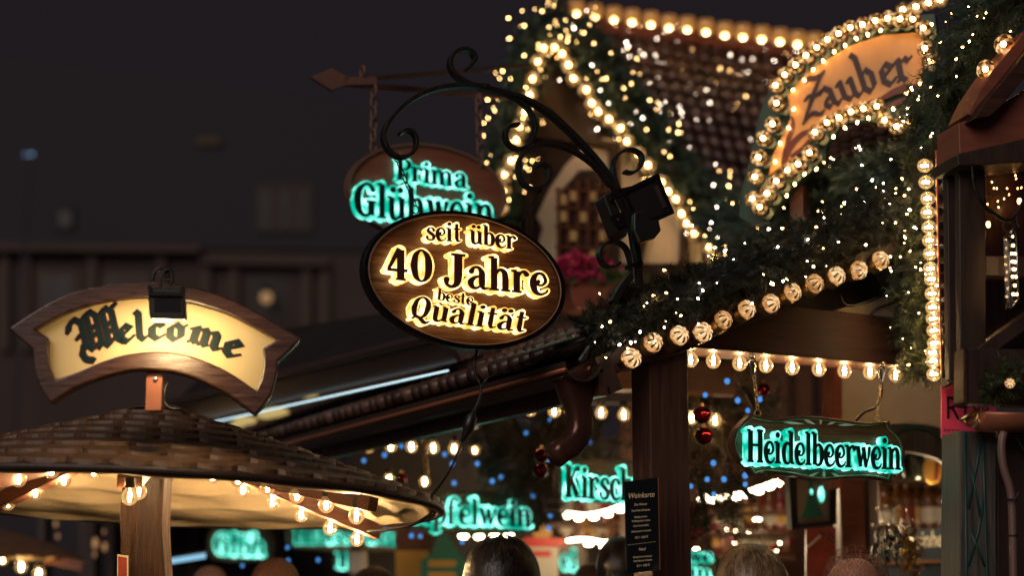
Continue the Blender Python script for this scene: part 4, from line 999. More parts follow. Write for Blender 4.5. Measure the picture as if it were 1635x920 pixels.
ZL('a', 325, 618, 38, 1.0, -22); ZL('u', 465, 560, 38, 1.05, -20); ZL('b', 615, 498, 42, .95, -18); ZL('e', 768, 442, 40, 1.05, -15); ZL('r', 890, 400, 40, 1.1, -12)
part('lettering', b, M['zauber_ink'], za)
zl = thing('cabochon_lights', 'golden round lamps edging the curved Zauber sign', 'light string', ZP.at(1216, 224))
Zc = lambda x, y: (1160 + x / 2.705, y / 2.705)
ZB = [(800, 92), (745, 90), (692, 90), (638, 98), (583, 115), (530, 131), (480, 155), (432, 182), (386, 215), (340, 250), (295, 290), (248, 332), (208, 378), (212, 455), (195, 545), (155, 605), (135, 688), (120, 772), (108, 868), (140, 905),
      (845, 130), (852, 220), (882, 282), (645, 468), (587, 478), (534, 492), (482, 517), (430, 540), (378, 582), (355, 672), (306, 718), (260, 745), (212, 792), (172, 845), (678, 530), (730, 555), (783, 535)]
for x, y in ZB:
    px, py = Zc(x, y); cabochon(zl, ZP.at(px + 5, py - 1, .035), ZP.n + Vector((-.10, -.1, .05 + random.gauss(0, .05))), .86, False)
zf = thing('fairy_lights', 'tiny warm fairy lights along the inner edge of the Zauber sign', 'light string', ZP.at(1290, 120))
for x, y in [(885, 104), (666, 130), (610, 148), (560, 165), (512, 195), (465, 222), (418, 262), (374, 300), (336, 345), (287, 388), (290, 470), (268, 552), (232, 618), (210, 698), (720, 470), (664, 498), (613, 510), (565, 528), (512, 552), (462, 590), (388, 730), (337, 752), (295, 795), (260, 845), (835, 360), (882, 380), (838, 410)]:
    px, py = Zc(x, y); stamp('fairy_light', FAIRY, zf, ZP.at(px, py, .022), quat((random.gauss(0, .4), random.gauss(0, .3), 1)), 1.9)
zr = thing('tiled_roof', 'dark wet-looking tiled roof slope behind the Zauber sign', 'roof', pt(1380, 250, 6.9))
part('tiles', pantiles(pt(1240, 255, 7.6), pt(1520, 130, 6.3), pt(1255, 372, 7.2), pt(1520, 290, 6.0), 12, 15, .02, .016), M['roof_tile_dark'], zr)
b = MB(); b.prism(ZP, ZP.uvs([(1262, 296), (1282, 292), (1282, 345), (1262, 345)], -.06), -.3, -.06); b.prism(ZP, ZP.uvs([(1390, 200), (1490, 195), (1490, 150), (1400, 160)], -.06), -.1, -.06); part('prop', b, M['wood_rafter'], zr)
# garland rising to the right under the Zauber sign
g3 = pathpx([(1135, 352, 7.5), (1190, 366, 7.2), (1240, 352, 6.8), (1290, 330, 6.5), (1345, 300, 6.3), (1400, 286, 6.15), (1450, 262, 6.0)])
gg = thing('pine_garland', 'pine garland with fairy lights rising below the Zauber sign to the corner', 'garland', g3[0])
part('foliage', needle_mb(g3, lambda t: .135 - .045 * t, 1150, .045, 22, .0042), [M['needles_green'], M['garland_core']], gg)
fairy_lights(gg, g3, .125, 78, [FAIRY, FAIRYW])
# corner garland hanging straight down with a column of bulbs
g4 = pathpx([(1484, 150, 5.75), (1470, 215, 5.72), (1456, 300, 5.70), (1452, 380, 5.70), (1456, 460, 5.70), (1464, 540, 5.70), (1474, 600, 5.70)])
gg = thing('pine_garland', 'thick pine garland hanging straight down the stall corner beside a column of bulbs', 'garland', g4[0])
part('foliage', needle_mb(g4, .074, 680, .040, 24, .0030), [M['needles_warm'], M['garland_core']], gg)
fairy_lights(gg, g4, .092, 78, [FAIRY, FAIRY, FAIRYW])
vl = thing('festoon_lights', 'vertical column of glowing bulbs down the corner board beside the pine garland', 'light string', pt(1485, 420, 5.6))
for x, y in [(1476, 264.5), (1478, 291), (1481, 317), (1481, 339), (1483, 363), (1484, 384), (1485, 405), (1485.5, 429), (1487, 446), (1488, 469), (1489, 491), (1490, 509), (1491, 528), (1492, 548), (1489, 563), (1490, 577), (1491, 598)]:
    q = quat((-.90, -.35, -.12)) @ Matrix.Rotation(math.pi, 3, 'X').to_quaternion()
    bulb(vl, pt(x, y, 5.54), q, .95, FILV)
cbd = thing('corner_board', 'narrow dark upright board with copper edges carrying the column of bulbs', 'board', pt(1505, 420, 5.6))
b = MB(); b.box((pt(1507, 250, 5.6) + pt(1514, 615, 5.6)) / 2, Vector((.010, 0, 0)), Vector((0, .05, 0)), (pt(1507, 245, 5.6) - pt(1514, 612, 5.6)) / 2); part('board', b, M['wood_dark'], cbd, bevel=.002)
b = MB()
for dx in (-7, 22): b.tube(pathpx([(1502 + dx, 240, 5.53), (1505 + dx, 380, 5.53), (1508 + dx, 500, 5.53), (1511 + dx, 600, 5.53)]), .004)
part('edge', b, M['copper'], cbd)
# big garland at the top right
g5 = pathpx([(1640, -20, 5.0), (1590, 10, 5.15), (1555, 55, 5.3), (1525, 110, 5.45), (1500, 165, 5.6), (1484, 205, 5.7)])
gg = thing('pine_garland', 'pine garland descending from the top right corner of the picture', 'garland', g5[0])
part('foliage', needle_mb(g5, .090, 520, .05, 24, .0032), [M['needles_green'], M['garland_core']], gg)
fairy_lights(gg, g5, .115, 44, [FAIRY])
for lab, x, y in (('upper of two warm caps in the top right garland', 1604, 73), ('lower of two warm caps in the top right garland', 1575, 113)):
    t_ = thing('garland_lamp', lab, 'lamp', pt(x, y, 4.95)); o = cabochon(t_, pt(x + 7, y, 4.97), (-.8, -.55, .05), .9, False)

# ------------------------------------------------------------------ timber cabin at the right edge
CP = Plane(1575, 400, 4.95, 12)
ca = thing('timber_cabin', 'dark timber cabin with a copper gutter at the right edge', 'cabin', CP.P(0, -CP.O.z, -.3))
def cpr(name, poly, d0, d1, mat, bv=.003, par=None):
    b = MB(); b.prism(CP, CP.uvs(poly, d1), d0, d1); return part(name, b, M[mat], par or ca, bevel=bv)
cpr('post', [(1531, 258), (1573, 262), (1575, 640), (1534, 640)], -.03, 0, 'wood_dark')
cpr('post', [(1512, 262), (1528, 262), (1531, 610), (1516, 606)], -.09, -.06, 'wood_dark')
cpr('soffit', [(1530, 196), (1580, 182), (1640, 140), (1720, 90), (1720, 215), (1640, 222), (1532, 246)], -.12, .02, 'wood_red')
cpr('beam', [(1528, 246), (1640, 220), (1720, 210), (1720, 245), (1640, 258), (1560, 264), (1530, 264)], -.10, .06, 'wood_dark')
cpr('rafter', [(1555, 190), (1572, 162), (1600, 130), (1640, 80), (1700, 10), (1716, 30), (1645, 112), (1600, 168), (1580, 186)], -.04, .08, 'wood_beam')
cpr('rafter', [(1545, 182), (1560, 150), (1585, 112), (1640, 45), (1650, 60), (1600, 128), (1572, 160), (1556, 188)], -.10, .03, 'wood_red')
cpr('crossbar', [(1573, 408), (1720, 416), (1720, 446), (1573, 440)], -.07, -.01, 'wood_dark')
wd = cpr('window', [(1573, 262), (1720, 250), (1720, 640), (1573, 640)], -.20, -.17, 'wood_post')
b = MB(); b.prism(CP, CP.uvs([(1573, 264), (1720, 260), (1720, 408), (1573, 408)], -.05), -.055, -.05); b.prism(CP, CP.uvs([(1573, 440), (1720, 446), (1720, 560), (1573, 560)], -.05), -.055, -.05); part('pane', b, M['window_glass'], wd)
cpr('brace', [(1560, 556), (1640, 498), (1720, 440), (1720, 468), (1640, 526), (1572, 575)], -.045, .01, 'wood_dark')
cpr('wall', [(1592, 690), (1720, 690), (1720, 1400), (1594, 1400)], -.08, -.03, 'wood_dark')
cpr('flower_trough', [(1541, 560), (1549, 556), (1720, 560), (1720, 652), (1541, 644)], -.02, .04, 'wood_dark')
cpr('trough_edge', [(1539, 556), (1546, 556), (1546, 648), (1539, 642)], -.02, .045, 'wood_beam')
cpr('corner_post', [(1534, 688), (1590, 690), (1592, 1400), (1530, 1400)], -.12, 0, 'wood_carved')
b = MB()
for pts in ([(1541, 690), (1543, 920), (1544, 1000)], [(1569, 692), (1572, 800), (1576, 920), (1578, 1000)], [(1546, 812), (1560, 740), (1566, 705)], [(1546, 905), (1562, 850), (1570, 800)], [(1550, 745), (1566, 830)], [(1550, 850), (1572, 905)], [(1590, 700), (1600, 760)], [(1624, 700), (1640, 730)]):
    b.tube([CP.at(x, y, .001) for x, y in pts], .0035, 6)
part('painted_line', b, M['teal_paint'], ca)
b = MB(); gprof = [(.047 * math.cos(t), .042 * math.sin(t)) for t in [math.pi + k * math.pi / 10 for k in range(11)]] + [(.047, .006), (-.047, .006)]
ga, gb_ = CP.at(1561, 664, .07), CP.at(1725, 668, .07); b.smooth = True
b.sweep([ga, ga.lerp(gb_, .4), gb_], lambda i, t: gprof, False, Z); part('gutter', b, M['copper'], ca)
b = MB(); EP = Plane(1547, 668, 4.83, 22)
ring_ = [(1534, 670), (1562, 652), (1561, 666), (1556, 676), (1549, 681), (1543, 678), (1539, 672)]
b.prism(EP, EP.uvs(ring_), -.006, 0); part('gutter_end', b, M['copper'], ca)
b = MB(); b.tube([EP.at(x, y, .003) for x, y in [(1539, 671), (1543, 678), (1549, 681), (1556, 676), (1561, 666), (1561, 655)]], .0035); b.tube([EP.at(x, y, .003) for x, y in [(1534, 671), (1562, 655)]], .006); part('gutter_lip', b, M['brass'], ca)
b = MB(); b.tube(pathpx([(1603, 690, 4.84), (1599, 712, 4.84), (1602, 745, 4.84), (1611, 775, 4.84), (1615, 800, 4.84), (1617, 860, 4.84), (1619, 1000, 4.84)]), m_px(6.5, 4.84), 12); part('drain_hose', b, M['hose'], ca)
b = MB()
ring_mb(b, pt(1616.5, 856, 4.84), Z, .0135, .002); part('cable_tie', b, M['black_plastic'], ca)
b = MB(); ring_mb(b, pt(1615, 798, 4.84), Z, .0135, .002)
b.tube(pathpx([(1604, 798, 4.82), (1618, 800, 4.82), (1627, 786, 4.82)]), .0018)
part('cable_tie', b, M['black_plastic'], ca)
# fairy light reflections added as glowing beads behind the cabin pane, the pendant, the tinsel with its lamp
pane_refl = thing('fairy_lights', 'small fairy lights hanging behind the cabin window', 'light string', CP.at(1600, 270, -.1))
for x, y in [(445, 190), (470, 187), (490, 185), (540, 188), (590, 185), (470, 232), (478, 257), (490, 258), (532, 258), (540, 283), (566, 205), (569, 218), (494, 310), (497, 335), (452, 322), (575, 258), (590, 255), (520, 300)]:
    stamp('fairy_light', FAIRY, pane_refl, CP.at(1400 + x / 2.557, 200 + y / 2.557, -.11), quat((random.gauss(0, .3), 0, 1)), 1.0)
for x, y in [(582, 310), (455, 405)]: stamp('fairy_light', FAIRY, pane_refl, CP.at(1400 + x / 2.557, 200 + y / 2.557, -.11), None, 3.0)
pe = thing('lantern', 'slim glass prism lantern hanging from a black curved arm by the cabin window', 'lantern', CP.at(1617, 350, .08))
b = MB(); b.tube([CP.at(x, y, .06) for x, y in catmull([(1552, 262), (1556, 300), (1572, 328), (1592, 345), (1608, 352), (1622, 342), (1634, 322), (1645, 318)])], .0052); b.tube([CP.at(x, y, .06) for x, y in catmull([(1626, 330), (1624, 350), (1628, 362)])], .004); ring_mb(b, CP.at(1611, 362, .06), CP.n, .016, .003); part('arm', b, M['iron'], pe)
b = MB(); b.prism(CP, CP.uvs([(1611, 372), (1622, 364), (1627, 478), (1614, 492)], .07), .03, .07); part('glass', b, M['clear_glass'], pe)
b = MB()
for (x0, y0), (x1, y1) in (((1611, 372), (1614, 492)), ((1622, 364), (1627, 478)), ((1614, 492), (1627, 478)), ((1611, 372), (1622, 364))): b.tube([CP.at(x0, y0, .072), CP.at(x1, y1, .072)], .0028)
part('frame', b, M['steel'], pe)
b = MB()
for y in (378, 392, 405, 418, 430, 442, 456, 470): b.ball(CP.at(1617 + (y - 378) * .03 + random.uniform(-2, 2), y, .05), .0042, 8, 6)
part('lamp', b, M['fairy_warm'], pe)
tp = [CP.at(x, y, .075) for x, y in catmull([(1578, 625), (1596, 612), (1612, 606), (1640, 600), (1690, 590)])]
tg = thing('pine_garland', 'short glittering garland around one lamp on the cabin window trough', 'garland', tp[0])
part('foliage', needle_mb(tp, .036, 150, .032, 22, .0026, True), [M['needles_warm'], M['garland_core']], tg)
cabochon(tg, CP.at(1612, 613, .115), (-.1, -1, .1), .42, True)
# pink price sign under the corner
KP = Plane(1540, 655, 5.74, 10)
pk = thing('price_sign', 'pink price card with a large black R4 behind the copper gutter', 'sign', KP.O)
b = MB(); b.prism(KP, KP.uvs([(1503, 617), (1524, 612), (1531, 634), (1590, 646), (1590, 683), (1503, 700)]), -.004, 0); part('card', b, M['pink'], pk)
def font_text(body, size, P, px, py, off, mat, name, parent, align='LEFT', shear=0, xs=1.0, slope=0.0, ext=.0006):
    cu = bpy.data.curves.new(name, 'FONT'); cu.body = body; cu.size = size; cu.extrude = ext; cu.align_x = align; cu.shear = shear; cu.resolution_u = 3
    o = bpy.data.objects.new(name, cu); col.objects.link(o)
    dg = bpy.context.evaluated_depsgraph_get(); me = bpy.data.meshes.new_from_object(o.evaluated_get(dg)); bpy.data.objects.remove(o)
    Q = P.at(px, py, off); c_, s_ = math.cos(slope), math.sin(slope)
    for v in me.vertices:
        x, y, z = v.co; x *= xs; x, y = x * c_ - y * s_, x * s_ + y * c_
        w = Q + P.u * x + P.w * y + P.n * z; v.co = w - ORG[parent.name]
    me.materials.clear(); me.materials.append(M[mat]); me.name = name
    o = bpy.data.objects.new(name, me); col.objects.link(o); o.parent = parent; ORG[o.name] = ORG[parent.name]; return o
font_text('R', .106, KP, 1509, 669, .001, 'black_plastic', 'lettering', pk, xs=.78, slope=R(-2))
font_text('4', .076, KP, 1531, 660, .001, 'black_plastic', 'lettering', pk, xs=.78, slope=R(-5))
font_text('00', .076, KP, 1552, 656, .001, 'black_plastic', 'lettering', pk, xs=.78, slope=R(-5))
font_text('Rosé Wein', .0115, KP, 1507, 689, .001, 'black_plastic', 'lettering', pk)
# ------------------------------------------------------------------ under the stall roof
HP = Plane(1310, 715, 5.45, 21)
hs = thing('flavour_sign', 'hanging carved sign with turquoise lit Heidelbeerwein letters', 'sign', HP.O)
def hp(l): return [(1080 + x / 3.8325, 540 + y / 3.8325) for x, y in l]
HO = [(450, 465)] + catmull([(470, 475), (600, 497), (720, 482), (850, 481), (1000, 500), (1150, 520), (1285, 514)], 4) + [(1302, 506)] + \
     catmull([(1312, 540), (1380, 615), (1398, 700), (1378, 790), (1322, 848)], 4) + [(1312, 882)] + catmull([(1290, 872), (1200, 856), (1050, 858), (900, 874), (800, 860), (700, 838), (560, 822), (490, 832)], 4) + [(472, 842)] + catmull([(445, 798), (378, 730), (346, 650), (362, 570), (410, 510), (440, 485)], 4)
cx_, cy_ = 870, 675
HI = [(cx_ + (x - cx_) * .972, cy_ + (y - cy_) * .93) for x, y in HO]
b = MB(); b.prism(HP, HP.uvs(hp(HI)), -.03, -.006); part('board', b, M['wood_board'], hs)
b = MB(); b.frame(HP, HP.uvs(hp(HO)), HP.uvs(hp(HI)), -.035, .002); part('frame', b, M['wood_frame'], hs, bevel=.002)
b = MB(); hm = [(cx_ + (x - cx_) * .966, cy_ + (y - cy_) * .915) for x, y in HO]; b.tube([HP.P(x, y, -.003) for x, y in HP.uvs(hp(hm))], .0016, 6, closed=True); part('gold_line', b, M['brass'], hs)
b = MB()
for sgn, (x0, y0) in ((1, (885, 505)), (-1, (905, 835))):
    for dx, dy, L_, a in ((0, 0, 24, 90), (-70, 8 * sgn, 40, 25), (75, 12 * sgn, 36, -25), (-165, 16 * sgn, 64, 6), (165, 26 * sgn, 62, -2)):
        cx, cyy = x0 + dx, y0 + dy * (1 if sgn > 0 else -.6); c_, s_ = math.cos(R(a * sgn)), math.sin(R(a * sgn)); leaf = [(-1, 0), (-.3, .30), (.4, .22), (1, 0), (.4, -.22), (-.3, -.30)]
        b = MB(); b.prism(HP, HP.uvs(hp([(cx + (u * L_) * c_ - (v * 26) * s_ * 1.0, cyy + (u * L_) * s_ * 1.0 + (v * 26) * c_) for u, v in leaf]), -.002), -.006, -.002); part('carved_leaf', b, M['white_plate'], hs)
lt = layout('Heidelbeerwein', 1194, 738, 1440, 751, 34.5, 0, .035)
part('lettering', word_mesh(HP, lt, .0275, .031, 0, 5), M['letter_face_teal'], hs)
part('light_block', word_mesh(HP, lt, -.006, .0265, .14, 4, .0004), M['glow_teal'], hs)
for lab, pts in (('brass chain with a carabiner over the left end of the Heidelbeerwein sign', [(1201, 571), (1204, 600), (1210, 660)]), ('brass chain with a carabiner over the right end of the Heidelbeerwein sign', [(1409, 585), (1406, 615), (1401, 670)])):
    A, Bq, C_ = (HP.at(x, y, -.01) for x, y in pts)
    t_ = thing('chain', lab, 'chain', A)
    b = MB(); chain_mb(b, Bq, C_ + Z * .010, .019, .0014, .0050); part('links', b, M['brass'], t_)
    b = MB(); d = Bq - A; s_ = d.orthogonal().normalized(); s_ = HP.u
    b.tube([A + d * f + s_ * w for f, w in ((0, 0), (.06, .008), (.30, .010), (.75, .006), (1.0, 0), (.75, -.006), (.30, -.010), (.06, -.008))], .0021, 6, closed=True); ring_mb(b, A + Z * .004, HP.n, .0085, .0018); part('carabiner', b, M['steel'], t_)
    b = MB(); ring_mb(b, C_, HP.n, .010, .0016); b.tube([C_ - Z * .009, C_ - Z * .022], .0015); part('eye', b, M['brass'], t_)
b = MB(); b.tube([HP.at(x, y, -.03) for x, y in catmull([(1405, 590), (1408, 612), (1406, 636), (1396, 652), (1380, 659), (1367, 672)])], .0042)
solo('power_cable', b, M['black_plastic'], 'black cable curving down to the Heidelbeerwein sign', 'cable', HP.at(1405, 600))
# wine list on the post
MPn = Plane(1025, 840, 5.18, 14)
mn = thing('menu_board', 'narrow black wine list headed Weinkarte on the corner post', 'menu', MPn.O)
b = MB(); b.prism(MPn, MPn.uvs([(998, 770), (1050, 763), (1053, 911), (1001, 917)]), -.008, 0); part('board', b, M['menu_black'], mn)
b = MB(); b.prism(MPn, MPn.uvs([(1050.4, 763), (1051.8, 763.5), (1054.6, 911), (1053.2, 911)], .001), -.010, .001); part('edge', b, M['copper'], mn)
k5 = lambda x, y: (985 + x / 5.412, 750 + y / 5.412)
for tx, x, y, s, sh in (('Weinkarte', 210, 245, .0215, .3), ('Die Winzer', 205, 312, .0095, .3), ('Vinzel Nam Reichenau', 205, 362, .0085, .3), ('Riesling trocken', 205, 418, .0082, .3), ('Weißburgunder trocken', 207, 452, .0078, .3), ('Rosé Cuvée lieblich', 208, 494, .0080, .3), ('Spätburgunder rot trocken', 210, 540, .0074, .3), ('0,2 l  4,50 €', 213, 596, .0092, .2),
                        ('Neu!', 218, 702, .012, .3), ('Riesling-Sekt mit Holunder', 222, 762, .0072, .3), ('Rosé-Sekt mit Holunder', 224, 796, .0078, .3), ('0,1 l  4,00 €', 228, 840, .0092, .2)):
    font_text(tx, s, MPn, *k5(x, y), .0008, 'menu_ink', 'lettering', mn, 'CENTER', sh, .72 if len(tx) > 14 else .85, R(5), .0002)
b = MB()
for i in range(14): b.ball(MPn.at(*k5(100 + i * 17.5, 655 - i * 2.2), .0008), .0011, 6, 4)
part('dotted_rule', b, M['menu_ink'], mn)

# other lit flavour signs deeper in the stall
def lit_sign(label, P, outl, words, mat='glow_teal', board='wood_board', fat=.18):
    t_ = thing('flavour_sign', label, 'sign', P.O); cx = sum(x for x, y in outl) / len(outl); cyy = sum(y for x, y in outl) / len(outl)
    b = MB(); b.prism(P, P.uvs(outl), -.04, -.008); part('board', b, M[board], t_)
    inn = [(cx + (x - cx) * .95, cyy + (y - cyy) * .92) for x, y in outl]
    b = MB(); b.frame(P, P.uvs(outl), P.uvs(inn), -.007, .004); part('frame', b, M['wood_frame'], t_)
    for tx, x0, y0, x1, y1, xh in words:
        lt = layout(tx, x0, y0, x1, y1, xh, 0, .04)
        part('lettering', word_mesh(P, lt, .0235, .026, 0, 3), M['letter_face_teal'], t_); part('light_block', word_mesh(P, lt, -.008, .022, fat, 3, .0005), M[mat], t_)
    return t_
def plank(x0, y0, x1, y1, dy, bul=6, n=7):
    top = [(x0 + (x1 - x0) * i / n, y0 + dy * i / n - bul * math.sin(math.pi * i / n)) for i in range(n + 1)]; bot = [(x1 - (x1 - x0) * i / n, y1 + dy * (n - i) / n + bul * math.sin(math.pi * i / n)) for i in range(n + 1)]
    return top + [(x1 + 8, y0 + dy + (y1 - y0) * .3), (x1 + 8, y0 + dy + (y1 - y0) * .7)] + bot + [(x0 - 8, y0 + (y1 - y0) * .7), (x0 - 8, y0 + (y1 - y0) * .3)]
lit_sign('turquoise lit sign reading Kirschwein half hidden by the corner post', Plane(960, 768, 6.5, 18), plank(895, 736, 1085, 796, 6), [('Kirschwein', 903, 794, 1090, 805, 34)])
lit_sign('blurred turquoise lit sign reading Apfelwein behind the tip of the shingled canopy', Plane(750, 820, 7.6, 15), plank(655, 788, 860, 846, 4), [('Apfelwein', 662, 836, 850, 842, 28)], 'glow_teal_far')
lit_sign('far blurred turquoise lit sign beneath the shingled canopy', Plane(560, 858, 9.6, 10), plank(465, 836, 655, 876, 3, 4), [('Imbiss', 470, 868, 560, 869, 17), ('wein', 585, 869, 645, 871, 15)], 'glow_teal_far')
lit_sign('far blurred turquoise lit sign right of the weathered post', Plane(380, 870, 10.2, 6), plank(338, 842, 432, 894, 1, 4), [('Glüh', 342, 886, 424, 888, 23)], 'glow_teal_far')
lit_sign('small turquoise lit sign glowing behind the heads left of the wine list', Plane(912, 892, 9.0, 8), plank(892, 868, 930, 915, 1, 3), [('ei', 897, 910, 922, 911, 23)], 'glow_teal_far')
lit_sign('low turquoise lit sign right of the corner post below the red disc', Plane(1120, 905, 7.9, 8), plank(1096, 880, 1142, 930, 1, 3), [('we', 1100, 898, 1138, 899, 15), ('in', 1102, 922, 1136, 923, 13)], 'glow_teal_far')
lit_sign('tiny turquoise glow above the crowd under the canopy', Plane(550, 892, 10, 5), plank(539, 876, 563, 912, 0, 2), [('L', 0, 0, 1, 1, 1)] if False else [('l', 541, 908, 556, 909, 17)], 'glow_teal_far')

# beams and bulb rows inside
def bulb_row(label, pts, d0, d1, beam=True, sc_=1.0, up=10):
    t_ = thing('festoon_lights', label, 'light string', pt(*pts[0], d0)); n = len(pts)
    for i, (x, y) in enumerate(pts): bulb(t_, pt(x, y, d0 + (d1 - d0) * i / max(1, n - 1)), None, sc_, FILS)
    if beam:
        a, c = pt(pts[0][0] - 30, pts[0][1] - up, d0), pt(pts[-1][0] + 30, pts[-1][1] - up, d1)
        b = MB(); b.beam(a + Z * .09, c + Z * .09, .10, .12); part('beam', b, M['wood_rafter'], t_)
bulb_row('row of bulbs under the inner beam left of the corner post', [(809, 657), (847, 655), (885, 657), (926, 658), (960, 660), (996, 663)], 6.5, 6.75, True, 1.0, 25)
bulb_row('row of bulbs under a deeper beam above the Apfelwein sign', [(589, 714), (624, 713), (657, 714), (692, 716), (725, 717), (758, 718)], 7.6, 7.9, True, 1.05, 22)
bulb_row('two small bulbs low between the canopy tip and the hanging cable', [(621, 766), (678, 770)], 8.6, 8.6, False)
bulb_row('pair of bulbs just right of the corner post behind the red baubles', [(1104, 668), (1142, 672)], 6.6, 6.6, True, 1.05, 26)
b = MB(); chain_mb(b, pt(676, 702, 7.4), pt(681, 758, 7.4), .04, .004, .011); solo('chain', b, M['brass'], 'blurred chain hanging from the deeper beam above the Apfelwein sign', 'chain', pt(676, 702, 7.4))

# pine boughs with blue lights and baubles
def bough(label, paths, rad, n, mats, leds, cones=()):
    t_ = thing('pine_bough', label, 'pine decoration', paths[0][0])
    mb = MB()
    for p in paths:
        q = needle_mb(p, rad, n // len(paths), .075, 26, .0042, False, 1.0, .3); o = len(mb.v); mb.v += q.v; mb.f += [[o + i for i in f] for f in q.f]; mb.m += q.m; mb.sm += q.sm
        mb.tube(p, .012, 6)
    part('foliage', mb, M[mats], t_)
    for x, y, d in leds: stamp('blue_light', LEDB, t_, pt(x, y, d), None, random.uniform(.85, 1.1))
    for x, y, d in cones:
        mb = MB()
        for i in range(7):
            for j in range(7):
                a = 2 * math.pi * (j + i * .5) / 7; r_ = .026 * math.sin(math.pi * (i + .8) / 8); c = pt(x, y, d) + Vector((r_ * math.cos(a), r_ * math.sin(a), .034 - i * .0105)); mb.ball(c, .0085, 5, 4, 1, 1, .5)
        part('pine_cone', mb, M['cone'], t_)
bough('bushy pine bough with blue lights and cones right of the corner post',
      [pathpx([(1090, 590, 6.9), (1130, 640, 6.8), (1150, 700, 6.7), (1170, 760, 6.6), (1205, 800, 6.5)]), pathpx([(1100, 640, 6.9), (1105, 720, 6.8), (1120, 790, 6.7), (1130, 850, 6.7)]), pathpx([(1110, 570, 6.9), (1170, 600, 6.9), (1205, 650, 6.9), (1215, 700, 6.9)]), pathpx([(1085, 610, 6.9), (1060, 680, 6.9), (1070, 760, 6.8)])],
      .13, 420, 'needles_bough', [(1161, 609, 6.3), (1126, 631, 6.3), (1178, 640, 6.3), (1213, 638, 6.3), (1194, 656, 6.3), (1139, 740, 6.3), (1129, 766, 6.3), (1156, 766, 6.3), (1190, 760, 6.3), (1103, 777, 6.3), (1190, 774, 6.3), (1140, 790, 6.3)], [(1187, 600, 6.4), (1168, 750, 6.35), (1103, 752, 6.35), (1126, 735, 6.4)])
ll = [(840, 692, 7.3), (879, 671, 7.3), (942, 706, 7.3), (762, 741, 7.3), (786, 769, 7.4), (876, 733, 7.0), (850, 793, 7.4), (879, 824, 7.4), (876, 844, 7.4), (722, 741, 7.6), (710, 726, 7.6), (614, 727, 7.7), (641, 713, 7.7), (581, 736, 7.7), (725, 772, 7.6), (657, 856, 7.7), (671, 857, 7.7), (615, 846, 7.7), (738, 866, 7.7), (459, 875, 8.2), (460, 896, 8.2), (508, 895, 8.2), (387, 904, 8.4), (800, 763, 7.5)]
bough('bushy pine bough with blue lights between the downpipe and the Apfelwein sign',
      [pathpx([(800, 640, 7.4), (830, 690, 7.4), (850, 750, 7.4), (865, 820, 7.4)]), pathpx([(900, 640, 7.3), (870, 700, 7.3), (840, 770, 7.4)]), pathpx([(770, 680, 7.6), (800, 740, 7.6), (850, 800, 7.5)]), pathpx([(960, 680, 7.2), (920, 710, 7.2), (880, 760, 7.3)])], .12, 420, 'needles_bough', ll)
def bauble(label, x, y, d, r_):
    t_ = thing('bauble', label, 'bauble', pt(x, y, d)); b = MB(); b.ball(pt(x, y, d), r_, 20, 14); part('ball', b, M['bauble'], t_)
    b = MB(); b.lathe([(.007, 0), (.007, .010), (.002, .012)], pt(x, y, d) + Z * (r_ - .002), Z, 10); part('cap', b, M['brass'], t_)
bauble('dark red glossy bauble, upper of the two right of the corner post', 1121, 663, 5.9, .0295)
bauble('dark red glossy bauble, lower of the two right of the corner post', 1124, 697, 5.9, .0295)
bauble('dark red bauble under the downpipe mouth, above its twin', 865, 728, 6.4, .027)
bauble('dark red bauble under the downpipe mouth, below its twin', 863, 752, 6.4, .027)
bauble('small red bauble far behind the hanging cable plug', 642, 764, 8.2, .024)
bauble('red bauble behind the chain of the Heidelbeerwein sign', 1219, 622, 6.6, .024)

# back walls and ceiling of the stall interior
IW = Plane(1300, 700, 9.2, 20)
iw = thing('back_wall', 'dark panelled back wall inside the mulled wine stall', 'wall', IW.P(0, -IW.O.z))
b = MB(); b.prism(IW, IW.uvs([(1000, 500), (1560, 560), (1560, 1290), (1000, 1290)]), -.08, 0); part('panelling', b, M['shelf_wood'], iw)
b = MB()
for x in (1215, 1262, 1300): b.prism(IW, IW.uvs([(x, 560), (x + 6, 560), (x + 6, 800), (x, 800)], .03), 0, .03)
part('batten', b, M['wood_dark'], iw)
CPn = Plane(1440, 620, 6.7, 16)
cw = thing('plaster_wall', 'cream plaster wall with a carved arched panel behind the Heidelbeerwein sign', 'wall', CPn.P(0, -CPn.O.z))
arch = [(1344 , 700)] + [(1344, 565), (1560, 560), (1560, 700)] + catmull([(1545, 705), (1520, 690), (1490, 679), (1450, 674), (1410, 678), (1380, 690)], 4)
b = MB(); b.prism(CPn, CPn.uvs(arch), -.06, 0); part('plaster', b, M['plaster'], cw)
b = MB(); b.prism(CPn, CPn.uvs(catmull([(1390, 700), (1410, 680), (1450, 676), (1490, 681), (1520, 692), (1545, 706)], 4) + catmull([(1545, 762), (1520, 745), (1490, 730), (1455, 722), (1420, 720), (1390, 722)], 4), .01), -.03, .01); part('carved_panel', b, M['wood_carved'], cw)
b = MB(); b.tube([CPn.at(x, y, .012) for x, y in catmull([(1412, 720), (1430, 695), (1460, 684), (1495, 696), (1515, 720), (1512, 735)])], .006); b.tube([CPn.at(x, y, .012) for x, y in catmull([(1500, 735), (1518, 718), (1530, 712)])], .006); part('painted_line', b, M['teal_paint'], cw)
b = MB(); b.prism(CPn, CPn.uvs([(1330, 560), (1344, 560), (1344, 780), (1330, 780)], .02), -.06, .02); part('upright', b, M['wood_red'], cw)
